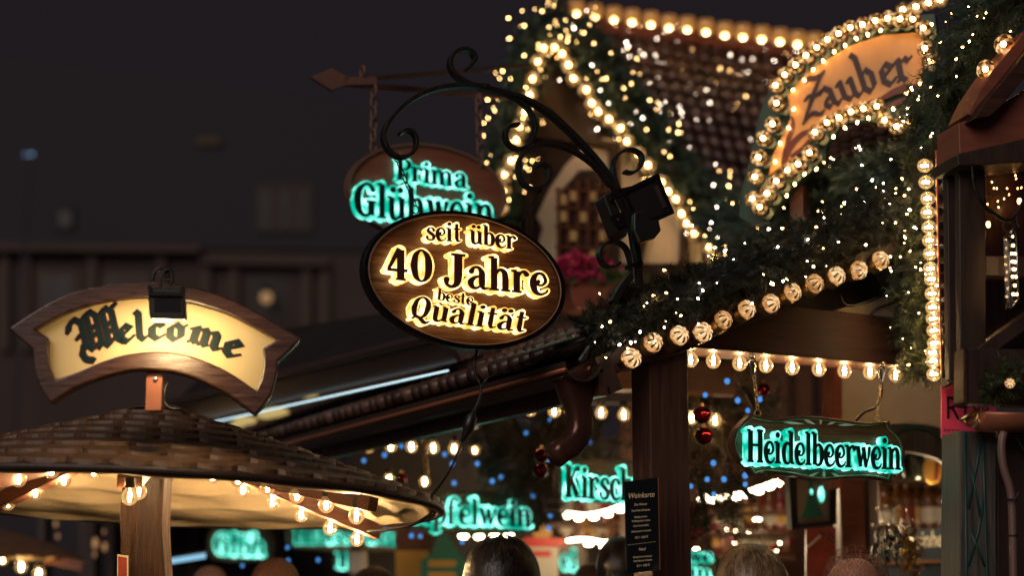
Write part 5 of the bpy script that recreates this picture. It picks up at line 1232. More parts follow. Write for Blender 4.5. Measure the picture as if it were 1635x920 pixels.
# pillars
for lab, x0, x1, y0, d, mat in (('brown wooden pillar behind the bald man', 1334, 1377, 768, 7.3, 'wood_red'), ('dark pillar at the left end of the bottle shelves', 1377, 1397, 765, 7.25, 'wood_dark')):
    b = MB(); w_ = m_px((x1 - x0) / 2, d); top = pt((x0 + x1) / 2, y0, d); b.box((top.x, top.y, top.z / 2), Vector((w_, 0, 0)), Vector((0, .08, 0)), Vector((0, 0, top.z / 2)))
    solo('pillar', b, M[mat], lab, 'pillar', (top.x, top.y, 0), bevel=.008)
# bar shelves with bottles
BS = Plane(1465, 790, 7.9, 12)
bs = thing('bar_shelf', 'dark shelf rack with bottles right of the Heidelbeerwein sign', 'shelf', BS.P(0, -BS.O.z))
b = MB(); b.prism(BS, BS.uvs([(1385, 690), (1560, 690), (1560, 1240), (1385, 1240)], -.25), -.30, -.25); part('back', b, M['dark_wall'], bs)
SHY = [762, 850, 900]
for y in SHY:
    b = MB(); b.prism(BS, BS.uvs([(1388, y), (1560, y + 4), (1560, y + 12), (1388, y + 8)], 0), -.24, 0); part('board', b, M['shelf_wood'], bs)
def bottle_mb(h, r_):
    b = MB(); b.smooth = True; b.lathe([(.002, 0), (r_ * .95, 0), (r_, .01), (r_, h * .58), (r_ * .85, h * .66), (r_ * .38, h * .76), (r_ * .34, h * .97), (r_ * .42, h * .975), (r_ * .42, h), (.002, h)], seg=14); return b
BOT = []
for mt, h, r_ in (('bottle_amber', .24, .038), ('bottle_dark', .26, .036), ('bottle_red', .21, .040), ('bottle_amber', .19, .044), ('plaster', .10, .034)):
    mb = bottle_mb(h, r_); BOT.append((mb.mesh('bottle', M[mt]), h, r_))
_b = MB(); _b.lathe([(1.02, .22), (1.02, .50)], seg=14)
def bottle(P, px, py, off, kind, group, label):
    me, h, r_ = BOT[kind]; o = bpy.data.objects.new('bottle', me); col.objects.link(o); o.location = P.at(px, py, off); ORG[o.name] = o.location.copy()
    _props(o, label, 'bottle', group)
    lm = MB(); lm.smooth = True; lm.lathe([(r_ * 1.02, h * .18), (r_ * 1.02, h * .46)], seg=14); l_ = bpy.data.objects.new('paper_label', lm.mesh('paper_label', M[random.choice(['white_plate', 'red_poster', 'yellow_board', 'white_plate'])])); col.objects.link(l_); l_.parent = o
    return o
for row, y in enumerate(SHY[:2]):
    n_ = 9
    for i in range(n_): bottle(BS, 1400 + i * 17 + random.uniform(-3, 3), y + .3 * i, random.uniform(-.16, -.06), random.choice([0, 1, 2, 3, 0]), 'bottles on the %s shelf of the bottle rack' % ('top', 'lower')[row], 'dark spirit bottle with a paper label on the %s rack shelf' % ('top', 'lower')[row])
# a few large show bottles and a round label under the arch
t_ = thing('show_bottle', 'big dark bottle with an arched white label under the carved panel', 'bottle', pt(1460, 768, 7.2)); q = pt(1460, 768, 7.2)
b = MB(); b.smooth = True; b.lathe([(.002, 0), (.042, 0), (.045, .02), (.045, .08), (.036, .105), (.020, .115), (.002, .118)], q, Z, 18); part('glass', b, M['bottle_dark'], t_)
b = MB(); b.smooth = True; b.lathe([(.037, .100), (.031, .111)], q, Z, 18); part('paper_label', b, M['grey_panel'], t_)
RP = Plane(1491, 750, 7.1, 10)
t_ = thing('round_picture', 'oval golden picture of a glass on the bar under the carved panel', 'picture', RP.O)
b = MB(); b.prism(RP, RP.uvs(ell(1491, 750, 15, 23, 0, 28)), -.02, 0); part('panel', b, M['yellow_board'], t_)
b = MB(); b.prism(RP, RP.uvs([(1494, 733), (1500, 738), (1498, 765), (1492, 768)], .003), 0, .003); part('motif', b, M['red_poster'], t_)
# rheinhessen banner
RB = Plane(1480, 880, 7.5, 12)
rb_ = thing('banner', 'navy banner with pale script letters einhessen under the bottle rack', 'banner', RB.O)
b = MB(); b.prism(RB, RB.uvs([(1400, 848), (1560, 842), (1560, 940), (1400, 940)]), -.02, 0); part('cloth', b, M['cushion_navy'], rb_)
font_text('heinhessen', .098, RB, 1447, 877, .002, 'white_plate', 'lettering', rb_, 'LEFT', .35, .62, R(4), .001)
font_text('eine', .080, RB, 1396, 880, .002, 'white_plate', 'lettering', rb_, 'LEFT', .35, .62, R(6), .001)
font_text('Coca Bar', .036, Plane(1520, 750, 7.0, 12), 1508, 750, 0, 'white_plate', 'lettering', rb_, 'LEFT', .1, .8, 0, .001)
b = MB(); b.prism(RB, RB.uvs([(1400, 897), (1560, 892), (1560, 898), (1400, 903)], .02), .001, .02); part('rail', b, M['shelf_wood'], rb_)
# gold tinsel and hanging glasses
tp = pathpx([(1452, 845, 6.6), (1458, 862, 6.6), (1456, 885, 6.6), (1450, 910, 6.6), (1452, 940, 6.6)])
tt = needle_mb(tp, .030, 60, .022, 16, .008, False); solo('tinsel', tt, M['tinsel'], 'gold tinsel strand hanging in front of the navy banner', 'tinsel', tp[0])
_b = MB(); _b.smooth = True; _b.lathe([(.024, 0), (.025, .003), (.004, .008), (.0035, .06), (.012, .068), (.030, .09), (.034, .12), (.029, .15)], seg=16); GLS = _b.mesh('glass', M['clear_glass'])
for i, (x, y) in enumerate([(1402, 838), (1416, 832), (1428, 836), (1440, 840), (1409, 812), (1424, 808), (1437, 814), (1448, 830)]):
    o = bpy.data.objects.new('wine_glass', GLS); col.objects.link(o); o.location = pt(x, y, 6.9); ORG[o.name] = o.location.copy(); o.rotation_euler = (math.pi, 0, 0)
    _props(o, 'clear wine glass hanging upside down above the navy banner', 'glass', 'glasses hanging at the bar')
t_ = thing('ceiling_light', 'small bright spot over the navy banner at the carved post', 'lamp', pt(1521, 801, 7.4)); b = MB(); b.lathe([(.045, 0), (.05, .012), (.035, .03), (.002, .032)], pt(1521, 801, 7.4), Z, 14); part('housing', b, M['steel'], t_)
b = MB(); b.lathe([(.040, -.002), (.002, -.004)], pt(1521, 801, 7.4), Z, 14); part('lens', b, M['lamp_glass'], t_)
pl_ = bpy.data.lights.new('lamp', 'POINT'); pl_.energy = 6; pl_.color = (1, .70, .38); pl_.shadow_soft_size = .05; lo_ = bpy.data.objects.new('lamp', pl_); col.objects.link(lo_); lo_.parent = t_; lo_.location = pt(1500, 812, 7.1) - ORG[t_.name]
# framed picture of a bottle tree, red poster
PFP = Plane(1297, 802, 6.9, 16)
pf = thing('framed_picture', 'dark framed picture with a green bottle shaped tree under the Heidelbeerwein sign', 'picture', PFP.O)
fo, fi = [(1258, 758), (1334, 764), (1334, 838), (1262, 846)], [(1270, 764), (1324, 768), (1324, 832), (1272, 838)]
b = MB(); b.frame(PFP, PFP.uvs(fo), PFP.uvs(fi), -.03, .012); part('frame', b, M['black_plastic'], pf)
b = MB(); b.prism(PFP, PFP.uvs(fi), -.03, 0); part('panel', b, M['grey_panel'], pf)
b = MB(); b.prism(PFP, PFP.uvs([(1292, 766), (1298, 766), (1299, 785), (1304, 800), (1310, 815), (1316, 828), (1278, 832), (1284, 816), (1289, 800), (1292, 786)], .003), 0, .003); part('tree_motif', b, M['green_sign'], pf)
b = MB(); b.ball(PFP.at(1295.5, 786, .004), .008, 10, 8, .7, .3, 1.4); b.prism(PFP, PFP.uvs(ell(1312, 790, 5, 13, 0, 20), .004), .0, .004); part('glow', b, M['glow_teal'], pf)
b = MB(); b.prism(PFP, PFP.uvs([(1276, 829), (1320, 825), (1320, 829), (1276, 833)], .005), .0031, .005); part('gold_text', b, M['brass'], pf)
RPP = Plane(1312, 885, 6.8, 10)
rp = thing('poster', 'red glossy poster hanging under the framed picture', 'poster', RPP.O)
b = MB(); b.prism(RPP, RPP.uvs([(1287, 846), (1335, 842), (1335, 950), (1287, 950)]), -.01, 0); part('sheet', b, M['red_poster'], rp)
b = MB(); b.beam(RPP.at(1290, 874, .004), RPP.at(1310, 856, .004), .003, .008); part('stick_motif', b, M['white_plate'], rp)
b = MB(); b.tube([RPP.at(x, y, .003) for x, y in catmull([(1322, 850), (1330, 858), (1334, 866), (1326, 864), (1320, 856), (1310, 852)])], .003); part('ribbon', b, M['steel'], rp)
DP_ = Plane(1103, 840, 6.9, 8)
ds = thing('disc_sign', 'round red sign showing past the right edge of the corner post', 'sign', DP_.O)
b = MB(); b.prism(DP_, DP_.uvs(ell(1092, 840, 32, 36, 0, 40)), -.015, 0); part('disc', b, M['red_sign'], ds)
font_text('G', .050, DP_, 1104, 832, .002, 'yellow_board', 'lettering', ds, 'LEFT', 0, .9, 0, .001)
# strings of white LED lamps
_b = MB(); _b.smooth = True; _b.ball((0, 0, 0), .014, 10, 6, 1.7, .8, .75); LEDW = _b.mesh('lamp', M['led_warm'])
def led_row(label, pts, d, sc_=1.0, n=8):
    c = catmull([(x, y) for x, y in pts], 6); t_ = thing('light_strip', label, 'light string', pt(*pts[0], d))
    b = MB(); b.tube([pt(x, y - 5, d + .02) for x, y in c], .005); part('cord', b, M['led_warm'], t_)
    for i in range(n):
        f = i / (n - 1) * (len(c) - 1); k_ = min(len(c) - 2, int(f)); a_ = f - k_; x = c[k_][0] * (1 - a_) + c[k_ + 1][0] * a_; y = c[k_][1] * (1 - a_) + c[k_ + 1][1] * a_
        stamp('lamp', LEDW, t_, pt(x, y + 1, d), None, sc_)
    q = c[len(c) // 2]; pl_ = bpy.data.lights.new('lamp', 'POINT'); pl_.energy = 5.0; pl_.color = (1, .74, .42); pl_.shadow_soft_size = .12; lo_ = bpy.data.objects.new('lamp', pl_); col.objects.link(lo_); lo_.parent = t_; lo_.location = pt(q[0], q[1] + 14, d - .12) - ORG[t_.name]
led_row('bright white lamp strip curving up behind the pine bough with cones', [(1122, 797), (1150, 799), (1185, 793), (1215, 783), (1242, 772)], 8.0, .85, 8)
led_row('white lamp strip sagging under the Kirschwein sign', [(905, 824), (930, 828), (960, 824), (985, 816), (1008, 806)], 8.6, .8, 6)
led_row('white lamp strip low behind the dark haired head', [(740, 856), (765, 857), (790, 855), (812, 853)], 9.2, .9, 4)
led_row('white lamp strip over the low bar left of the wine list', [(896, 874), (915, 868), (940, 868), (965, 872), (990, 870)], 9.4, .85, 5)
wl3 = thing('bar_lamps', 'soft warm round lamps behind the head left of the wine list', 'lamp', pt(930, 888, 10))
for x, y in ((922, 896), (936, 890), (952, 893), (968, 888)): stamp('lamp', LEDW, wl3, pt(x, y, 10.4), None, 1.0)
# shelves and boards in the dim middle
MS = Plane(1200, 840, 8.6, 14)
ms = thing('bar_shelf', 'blurred brown glass shelf behind the woman with light hair', 'shelf', MS.P(0, -MS.O.z))
for y in (815, 850, 886):
    b = MB(); b.prism(MS, MS.uvs([(1140, y), (1270, y + 3), (1270, y + 9), (1140, y + 6)], 0), -.2, 0); part('board', b, M['shelf_wood'], ms)
for row, y in enumerate((850, 886)):
    for i in range(9): bottle(MS, 1150 + i * 13.5 + random.uniform(-3, 3), y, random.uniform(-.14, -.05), random.choice([0, 0, 3, 4, 2]), 'bottles on the %s board behind the woman' % ('upper', 'lower')[row], 'blurred amber bottle on the %s board behind the light haired woman' % ('upper', 'lower')[row])
spots = thing('bar_lamps', 'small round warm spots over the shelf behind the woman', 'lamp', pt(1190, 840, 8.2))
for x, y, s in ((1160, 846, .35), (1174, 848, .3), (1211, 830, .8), (1206, 830, .7), (1196, 850, .35), (1173, 868, .35), (1245, 868, .4), (1240, 880, .3), (1112, 878, .9), (1104, 884, .7)): stamp('lamp', LEDW, spots, pt(x, y, 8.2), None, s * .6)
MW = Plane(940, 860, 9.8, 12)
mw = thing('bar_shelf', 'dim shelves of bottles left of the corner post under the lamp strip', 'shelf', MW.P(0, -MW.O.z))
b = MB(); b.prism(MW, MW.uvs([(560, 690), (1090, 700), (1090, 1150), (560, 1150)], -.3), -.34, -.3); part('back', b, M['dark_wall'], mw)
for y in (836, 862):
    b = MB(); b.prism(MW, MW.uvs([(880, y), (1085, y + 5), (1085, y + 11), (880, y + 6)], 0), -.2, 0); part('board', b, M['shelf_wood'], mw)
for i in range(11): bottle(MW, 905 + i * 12.5, 862, random.uniform(-.14, -.05), random.choice([0, 2, 3, 4]), 'bottles under the lamp strip left of the corner post', 'blurred bottle on the dim shelf under the white lamp strip')
for i in range(11): bottle(MW, 905 + i * 12.5, 836, random.uniform(-.14, -.05), random.choice([1, 2, 1, 4]), 'dark bottles close under the Kirschwein sign', 'blurred dark bottle on the top shelf under the Kirschwein sign')
b = MB()
for x in (920, 975): b.prism(MW, MW.uvs([(x, 790), (x + 8, 790), (x + 8, 900), (x, 900)], .02), -.02, .02)
part('upright', b, M['shelf_wood'], mw)
# boards on the far bar
YB = Plane(690, 900, 8.8, 6)
yb = thing('notice_board', 'orange yellow board low under the Apfelwein sign', 'notice', YB.at(658, 905))
b = MB(); b.prism(YB, YB.uvs([(632, 880), (684, 880), (684, 960), (632, 960)], -.05), -.08, -.05); part('board', b, M['yellow_board'], yb)
b = MB(); b.prism(YB, YB.uvs([(632, 845), (690, 845), (690, 879), (632, 879)], -.06), -.09, -.06); part('header', b, M['wood_rafter'], yb)
gb = thing('house_sign', 'green house shaped board with two cream plates behind the dark haired man', 'sign', YB.at(710, 900))
b = MB(); b.prism(YB, YB.uvs([(672, 910), (672, 896), (690, 884), (698, 862), (710, 852), (722, 866), (735, 888), (748, 900), (748, 960), (672, 960)]), -.03, 0); part('board', b, M['green_sign'], gb)
for y in (895, 914):
    b = MB(); b.prism(YB, YB.uvs([(684, y), (726, y), (730, y + 5), (726, y + 11), (684, y + 11)], .006), .0005, .006); part('plate', b, M['yellow_board'], gb)
SB = Plane(865, 890, 8.9, 6)
sb2 = thing('stand_sign', 'cream stand sign with a red roof and yellow ball behind the dark haired man', 'sign', SB.O)
b = MB(); b.prism(SB, SB.uvs([(840, 872), (892, 872), (890, 960), (842, 960)]), -.03, 0); part('board', b, M['white_plate'], sb2)
b = MB(); b.prism(SB, SB.uvs([(832, 864), (842, 858), (900, 860), (908, 868), (896, 874), (838, 874)], .01), -.02, .01); part('roof', b, M['red_sign'], sb2)
b = MB(); b.prism(SB, SB.uvs([(850, 880), (880, 880), (880, 890), (850, 890)], .004), .0005, .004); part('red_band', b, M['red_sign'], sb2)
b = MB(); b.prism(SB, SB.uvs(ell(866, 850, 15, 12, 0, 24), -.02), -.03, -.012); part('ball', b, M['yellow_board'], sb2)
la_ = thing('lantern', 'small frosted lantern hanging under the canopy bulbs', 'lantern', pt(572, 890, 9))
b = MB(); q = pt(572, 892, 8.6); b.lathe([(.02, .05), (.045, .03), (.05, -.06), (.03, -.08)], q, Z, 6); part('glass', b, M['white_plate'], la_); b = MB(); b.lathe([(.05, .03), (.02, .06), (.005, .07)], q, Z, 6); part('cap', b, M['brass'], la_)
# floor of light: the stall's own counter behind the guests
b = MB(); b.box((2.0, 7.4, .55), Vector((1.6, .7, 0)).normalized() * 1.5, Vector((-.2, .45, 0)).normalized() * .25, Z * .55); solo('bar_counter', b, M['wood_red'], 'wooden serving counter behind the guests in the stall', 'counter', (2.0, 7.4, 0))
# ------------------------------------------------------------------ stall with the LED strip, left of the wine stall
A_, B_, C_, D_ = pt(270, 673, 8.4), pt(716, 569, 6.3), pt(745, 497, 7.1), pt(400, 548, 9.3)
la2 = thing('market_stall', 'dark stall roof edged underneath by a white LED strip', 'market stall', (A_.x, A_.y, 0))
up_ = (B_ - A_).cross(D_ - A_).normalized(); up_ = up_ if up_.z > 0 else -up_
b = MB(); b.add([A_, B_, C_, D_] + [p + up_ * .05 for p in (A_, B_, C_, D_)], [(0, 3, 2, 1), (4, 5, 6, 7), (0, 1, 5, 4), (1, 2, 6, 5), (2, 3, 7, 6), (3, 0, 4, 7)]); part('roof', b, M['awning'], la2)
ed = (B_ - A_).normalized()
b = MB(); b.beam(A_ + up_ * .02 - ed * .1, B_ + up_ * .02 + ed * .05, .02, .09, up_); b.beam(A_ + up_ * .09, B_ + up_ * .09, .05, .014, up_); part('fascia', b, M['gutter_metal'], la2)
b = MB(); b.tube([A_ - Z * .055 - Vector((0, .03, 0)), B_ - Z * .055 - Vector((0, .03, 0))], .0034, 8)
part('led_strip', b, M['led_white'], la2)
for p in (pt(238, 690, 8.6),):
    b = MB(); b.beam((p.x, p.y, 0), p, .08, .08, Vector((0, 1, 0))); part('post', b, M['wood_dark'], la2)
wl_ = thing('lamp_reflections', 'blurred yellowish lamp reflections set as glowing spots under the LED edged stall roof', 'lamp', pt(490, 628, 9.5))  # lamp reflections, added as small glowing blobs
_b = MB(); _b.smooth = True; _b.ball((0, 0, 0), .035, 8, 6, 1.6, .6, .6); m_, nt, out = newmat('reflection_glow'); e = N(nt, 'ShaderNodeEmission', Strength=.55); e.inputs[0].default_value = (1, .72, .26, 1); nt.links.new(e.outputs[0], out.inputs[0]); DLM = _b.mesh('lamp', M['reflection_glow'])
for x, y, s in ((490, 628, 1.1), (440, 659, 1.3), (424, 664, .9), (392, 672, 1.1), (380, 678, .8), (485, 626, .8)): stamp('lamp', DLM, wl_, pt(x, y, 9.6), None, s)
# the dim hut behind the canopy, with candle shapes
DH = Plane(250, 860, 12.5, 4)
dh = thing('market_hut', 'dim brown hut far behind the weathered post', 'hut', DH.P(0, -DH.O.z))
b = MB(); b.prism(DH, DH.uvs([(-120, 700), (640, 690), (640, 1100), (-120, 1100)]), -.2, 0); part('wall', b, M['house_roof'], dh)
b = MB()
for x, w in ((60, 12), (125, 26), (172, 10), (300, 16), (440, 14), (520, 22)): b.prism(DH, DH.uvs([(x, 690), (x + w, 690), (x + w, 1100), (x, 1100)], .06), .001, .06)
part('upright', b, M['wood_dark'], dh)
cl_ = thing('candle_lamps', 'faint elongated warm lights on the dim hut left of the weathered post', 'lamp', pt(150, 868, 12))
m_, nt, out = newmat('candle'); e = N(nt, 'ShaderNodeEmission', Strength=.42); e.inputs[0].default_value = (1, .50, .22, 1); nt.links.new(e.outputs[0], out.inputs[0])
_b = MB(); _b.smooth = True; _b.ball((0, 0, 0), .018, 8, 6, 1, .8, 2.0); CDL = _b.mesh('lamp', M['candle'])
for x, y, s in ((152, 868, 1.0), (167, 874, .8), (151, 886, .5), (166, 850, .4), (89, 837, .6), (92, 857, .5)): stamp('lamp', CDL, cl_, pt(x, y, 12.2), None, s)
# far small canopy, lower left
fc = thing('shingled_canopy', 'second small shingled canopy blurred in the lower left corner', 'canopy', (pt(-30, 900, 9.5).x, 9.5, 0)); q = pt(-30, 892, 9.5)
b = MB(); b.smooth = True; b.lathe([(.52, 0), (.50, .012), (.36, .075), (.2, .125), (.02, .17)], q, Z, 40); part('roof', b, M['shingle'], fc)
b = MB(); b.smooth = True; b.lathe([(.50, -.002), (.47, -.02), (.3, .05), (.02, .13)], q, Z, 40); part('lining', b, M['lining'], fc)
b = MB(); b.beam((q.x, q.y, 0), q + Z * .12, .12, .12, Vector((0, 1, 0))); part('post', b, M['wood_old'], fc)
b = MB(); b.beam(pt(70, 893, 9.3), pt(134, 905, 9.3), .04, .05); part('rafter', b, M['wood_rafter'], fc)
fb = thing('festoon_lights', 'three blurred bulbs under the small canopy in the lower left corner', 'light string', pt(33, 905, 9.2))
for x, y in ((4, 893), (34, 906), (62, 917), (-20, 885)): bulb(fb, pt(x, y, 9.2), None, 1.25, FILS)
lb_ = thing('light_tube', 'short bluish LED tube just right of the weathered post', 'light tube', pt(300, 892, 8.6))
m_, nt, out = newmat('led_blue_dim'); e = N(nt, 'ShaderNodeEmission', Strength=1.0); e.inputs[0].default_value = (.30, .62, .85, 1); nt.links.new(e.outputs[0], out.inputs[0])
b = MB(); b.tube([pt(266, 898, 8.6), pt(328, 888, 8.6)], .012, 8); part('tube', b, M['led_blue_dim'], lb_)
b = MB(); b.beam(pt(262, 893, 8.62), pt(332, 882, 8.62), .03, .012); part('housing', b, M['black_plastic'], lb_)

# ------------------------------------------------------------------ dark town house far behind
BD = 32.0
HB = Plane(260, 450, BD, 3)
th = thing('town_house', 'dark town house far behind with a pale lower storey and faint windows', 'building', HB.P(0, -HB.O.z))
b = MB(); b.prism(HB, HB.uvs([(-200, 392), (800, 408), (800, 1200), (-200, 1200)]), -.6, 0); part('wall', b, M['house_wall'], th)
b = MB(); b.prism(HB, HB.uvs([(-200, 60), (560, 160), (800, 300), (800, 404), (-200, 388)], -.5), -1.2, -.5); part('roof', b, M['house_roof'], th)
b = MB(); b.prism(HB, HB.uvs([(-200, 386), (318, 392), (318, 402), (-200, 398)], .3), -.5, .3); b.prism(HB, HB.uvs([(318, 412), (520, 416), (520, 424), (318, 420)], .25), .001, .25); part('cornice', b, M['house_trim'], th)
def hwin(x0, y0, x1, y1, mull, mat='house_dark', fr='house_trim', off=.02, lit=None):
    b = MB(); b.prism(HB, HB.uvs([(x0, y0), (x1, y0), (x1, y1), (x0, y1)], off), off - .05, off); w_ = part('window', b, M[fr], th)
    b = MB(); n = mull; ww = (x1 - x0) / n
    for i in range(n): b.prism(HB, HB.uvs([(x0 + i * ww + ww * .22, y0 + 12), (x0 + (i + 1) * ww - ww * .18, y0 + 12), (x0 + (i + 1) * ww - ww * .18, y1 - 5), (x0 + i * ww + ww * .22, y1 - 5)], off + .01), off + .001, off + .01)
    part('pane', b, M[mat], w_)
hwin(408, 292, 500, 370, 3, 'house_dark', 'house_wall', -.45)
hwin(88, 325, 118, 366, 1, 'house_dark', 'house_roof', -.45)
hwin(52, 428, 128, 520, 1); hwin(160, 434, 240, 520, 2); hwin(380, 432, 475, 520, 1, 'house_dark', 'house_wall')
for x in (0, 34, 140, 250, 322, 366, 482, 512):
    b = MB(); b.prism(HB, HB.uvs([(x, 404 + x * .016), (x + 14, 404 + x * .016), (x + 14, 560), (x, 560)], .12), .001, .12); part('pilaster', b, M['house_trim'], th)
fl_ = thing('wall_lamp', 'dim round orange lamp on the pale storey right above the Welcome sign', 'lamp', HB.at(425, 475, .4))
b = MB(); b.smooth = True; b.ball(HB.at(425, 475, .4), .10, 12, 8); part('globe', b, M['far_lamp'], fl_); b = MB(); b.lathe([(.06, .10), (.09, .14), (.02, .22)], HB.at(425, 475, .4), Z, 10); part('cap', b, M['house_dark'], fl_)
fs = thing('wall_lamp', 'faint brownish light strip high on the dark roof of the town house', 'lamp', HB.at(332, 224, -.4)); b = MB(); b.prism(HB, HB.uvs([(315, 218), (350, 218), (350, 229), (315, 229)], -.4), -.5, -.4); part('panel', b, M['far_window'], fs)
fp = thing('street_lamp', 'small pale blue light high in the dark sky at the left', 'lamp', (HB.at(46, 247, 1).x, HB.at(46, 247, 1).y, 0))
b = MB(); b.ball(HB.at(50, 247, 1), .020, 10, 8); part('globe', b, M['far_blue'], fp); b = MB(); b.ball(HB.at(40, 247, 1), .012, 10, 8); part('side_globe', b, M['far_blue'], fp)
b = MB(); q = HB.at(46, 247, 1); b.beam((q.x, q.y, 0), q - Z * .2, .05, .05, Vector((0, 1, 0))); b.beam(HB.at(38, 250, 1) , HB.at(52, 250, 1), .05, .05); part('mast', b, M['house_roof'], fp)

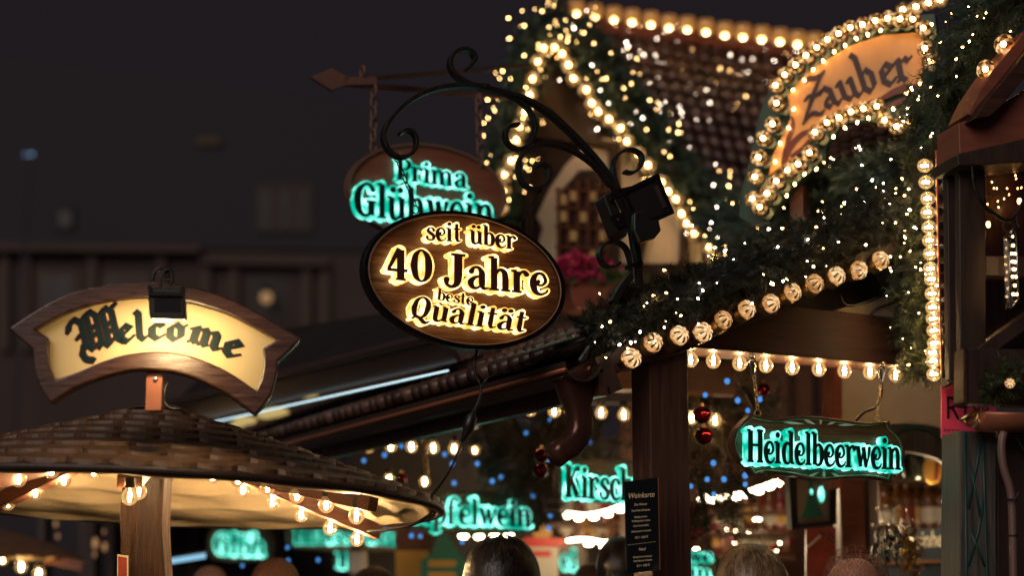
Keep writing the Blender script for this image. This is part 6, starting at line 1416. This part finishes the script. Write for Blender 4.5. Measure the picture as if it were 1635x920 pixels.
# ------------------------------------------------------------------ people
def bake(verts, edges, radii, root=0, sub=2):
    me = bpy.data.meshes.new('body'); me.from_pydata(verts, edges, []); o = bpy.data.objects.new('body', me); col.objects.link(o)
    sk = o.modifiers.new('skin', 'SKIN'); sk.use_smooth_shade = True; sk.branch_smoothing = .6
    for i, r_ in enumerate(radii):
        d = me.skin_vertices[0].data[i]; d.radius = r_ if isinstance(r_, tuple) else (r_, r_)
    me.skin_vertices[0].data[root].use_root = True
    ss = o.modifiers.new('sub', 'SUBSURF'); ss.levels = sub; ss.render_levels = sub
    dg = bpy.context.evaluated_depsgraph_get(); m2 = bpy.data.meshes.new_from_object(o.evaluated_get(dg)); bpy.data.objects.remove(o); return m2
def person(label, cx, top, d, wid_px, turn, hair, coat, style, skin='skin'):
    """standing guest; turn: heading of the face in degrees from straight away from the camera (+ = to the right)"""
    T = pt(cx, top, d); k_ = m_px(wid_px, d) / .172; hs = k_; H = T.z - .012
    V = []; Ed = []; Rd = []
    def v(x, y, z, r_, p=None):
        V.append((x, y, z)); Rd.append(r_)
        if p is not None: Ed.append((p, len(V) - 1))
        return len(V) - 1
    s = (H - .27 * hs) / 1.48
    pel = v(0, 0, .95 * s, (.15, .11)); wa = v(0, -.01, 1.08 * s, (.14, .10), pel); ch = v(0, 0, 1.27 * s, (.165, .115), wa); nb_ = v(0, -.01, 1.42 * s, (.085, .075), ch); nk = v(0, .0, H - .245 * hs, .055 * hs, nb_)
    jw = v(0, .022 * hs, H - .185 * hs, (.066 * hs, .080 * hs), nk); sk1 = v(0, .004 * hs, H - .125 * hs, (.078 * hs, .098 * hs), jw); sk2 = v(0, -.002 * hs, H - .078 * hs, (.076 * hs, .094 * hs), sk1); v(0, 0, H - .030 * hs, (.045 * hs, .058 * hs), sk2)
    v(0, .122 * hs, H - .140 * hs, .010 * hs, sk1)
    for sx in (-1, 1):
        v(sx * .084 * hs, -.008 * hs, H - .128 * hs, .013 * hs, sk1)
        sh = v(sx * .175, 0, 1.37 * s, .062, ch); el = v(sx * .225, -.02, 1.10 * s, .046, sh); wr = v(sx * .215, .06, .88 * s, .030, el); v(sx * .21, .08, .79 * s, .034, wr)
        hp_ = v(sx * .09, 0, .86 * s, .085, pel); kn = v(sx * .10, .02, .50 * s, .058, hp_); an = v(sx * .10, 0, .09 * s, .040, kn); v(sx * .11, .12, .04 * s, .038, an)
    m2 = bake(V, Ed, Rd); m2.materials.clear()
    for n_ in (skin, coat): m2.materials.append(M[n_])
    zc_ = 1.455 * s
    for p in m2.polygons: p.material_index = 0 if p.center.z > zc_ or (abs(p.center.x) > .15 and p.center.z < .83 * s) else 1; p.use_smooth = True
    o = bpy.data.objects.new('person', m2); col.objects.link(o); o.location = (T.x, T.y, 0); o.rotation_euler = (0, 0, R(-turn)); _props(o, label, 'person')
    ORG[o.name] = Vector((0, 0, 0))
    C = Vector((0, -.004 * hs, H - .110 * hs)); rx, ry, rz = .088 * hs, .109 * hs, .115 * hs
    b = MB(); n = {'long': 3000, 'short': 2600, 'thin': 2200, 'mop': 3600}[style]
    if style in ('long', 'mop'):
        b.smooth = True; b.lathe([(.002, rz * .985), (rx * .35, rz * .93), (rx * .7, rz * .72), (rx * .94, rz * .36), (rx * 1.0, 0), (rx * .97, -rz * .35)], C, Z, 24); b.smooth = False
        for i, vv in enumerate(b.v): b.v[i] = (vv[0] * .95, C.y + (vv[1] - C.y) * ry / rx * (1.0 if vv[1] < C.y else .97 if vv[2] > C.z + rz * .3 else .6), vv[2])
    for i in range(n):
        a = random.uniform(0, 2 * math.pi); ph = math.acos(random.uniform(.05 if style != 'thin' else -.25, 1))
        if style == 'long': ph = random.uniform(0, .35); a = random.choice([random.gauss(0, .9), random.gauss(math.pi, .9)])
        steps = {'long': 9, 'short': 3, 'thin': 2, 'mop': 4}[style]; st = {'long': .20, 'short': .10, 'thin': .045, 'mop': .17}[style] * random.uniform(.7, 1.2)
        if style == 'thin' and math.cos(ph) > .75 and random.random() < .72: continue
        front = math.sin(a) > .55 and ph > .9
        if front and style != 'mop': continue
        sw = random.gauss(0, .07) if style in ('mop', 'short') else 0; pts = []; lift = .98 + random.uniform(.0, .17 if style == 'mop' else .012 if style == 'thin' else .07)
        for k in range(steps + 1):
            p_ = ph + st * k * 1.0; aa = a + (.05 * math.sin(i) + sw) * k
            if p_ < 1.75: q = C + Vector((rx * math.sin(p_) * math.cos(aa), ry * math.sin(p_) * math.sin(aa), rz * math.cos(p_))) * 1.0
            else: q = C + Vector((rx * 1.02 * math.cos(aa), ry * .96 * math.sin(aa) - .0, rz * math.cos(1.75) - (p_ - 1.75) * .11))
            g_ = (q - C); pts.append(C + g_ * (lift + ({'short': .012, 'mop': .012, 'thin': .004}.get(style, 0) * k)))
        for k in range(steps):
            dd = (pts[k + 1] - pts[k]).cross(pts[k] - C)
            if dd.length < 1e-9: continue
            dd = dd.normalized() * (.0011 if style == 'thin' else .0019) * hs * random.uniform(.6, 1.3) * (1 - .6 * (k / steps)); b.add([pts[k] - dd, pts[k] + dd, pts[k + 1] + dd * .8, pts[k + 1] - dd * .8], [(0, 1, 2, 3)])
    h_ = bpy.data.objects.new('hair', b.mesh('hair', M[hair])); col.objects.link(h_); h_.parent = o
    return o
person('woman with long light brown hair standing right of the corner post', 1197, 868, 4.95, 112, -12, 'hair_blond', 'coat_brown', 'long')
person('man with a nearly bald reddish crown below the brown pillar', 1362, 865, 4.95, 98, -28, 'hair_short', 'coat', 'thin', 'skin_red')
person('man with thick black hair standing below the Apfelwein sign', 802, 858, 5.1, 100, 22, 'hair_dark', 'coat', 'mop')
person('guest with black hair half hidden by the wine list', 992, 858, 6.3, 66, 10, 'hair_dark', 'coat', 'mop')
person('guest with a round brown head left of the wine list', 944, 898, 7.3, 58, 5, 'hair_brown', 'coat', 'short')
person('guest with brown hair below the LED tube and canopy', 440, 893, 6.6, 70, -8, 'hair_brown', 'coat', 'mop')
person('guest with dark hair just showing under the frosted lantern', 598, 908, 6.4, 72, 8, 'hair_dark', 'coat', 'mop')
person('guest with ginger hair low right of the weathered post', 336, 905, 7.8, 52, -5, 'hair_short', 'coat_brown', 'mop')
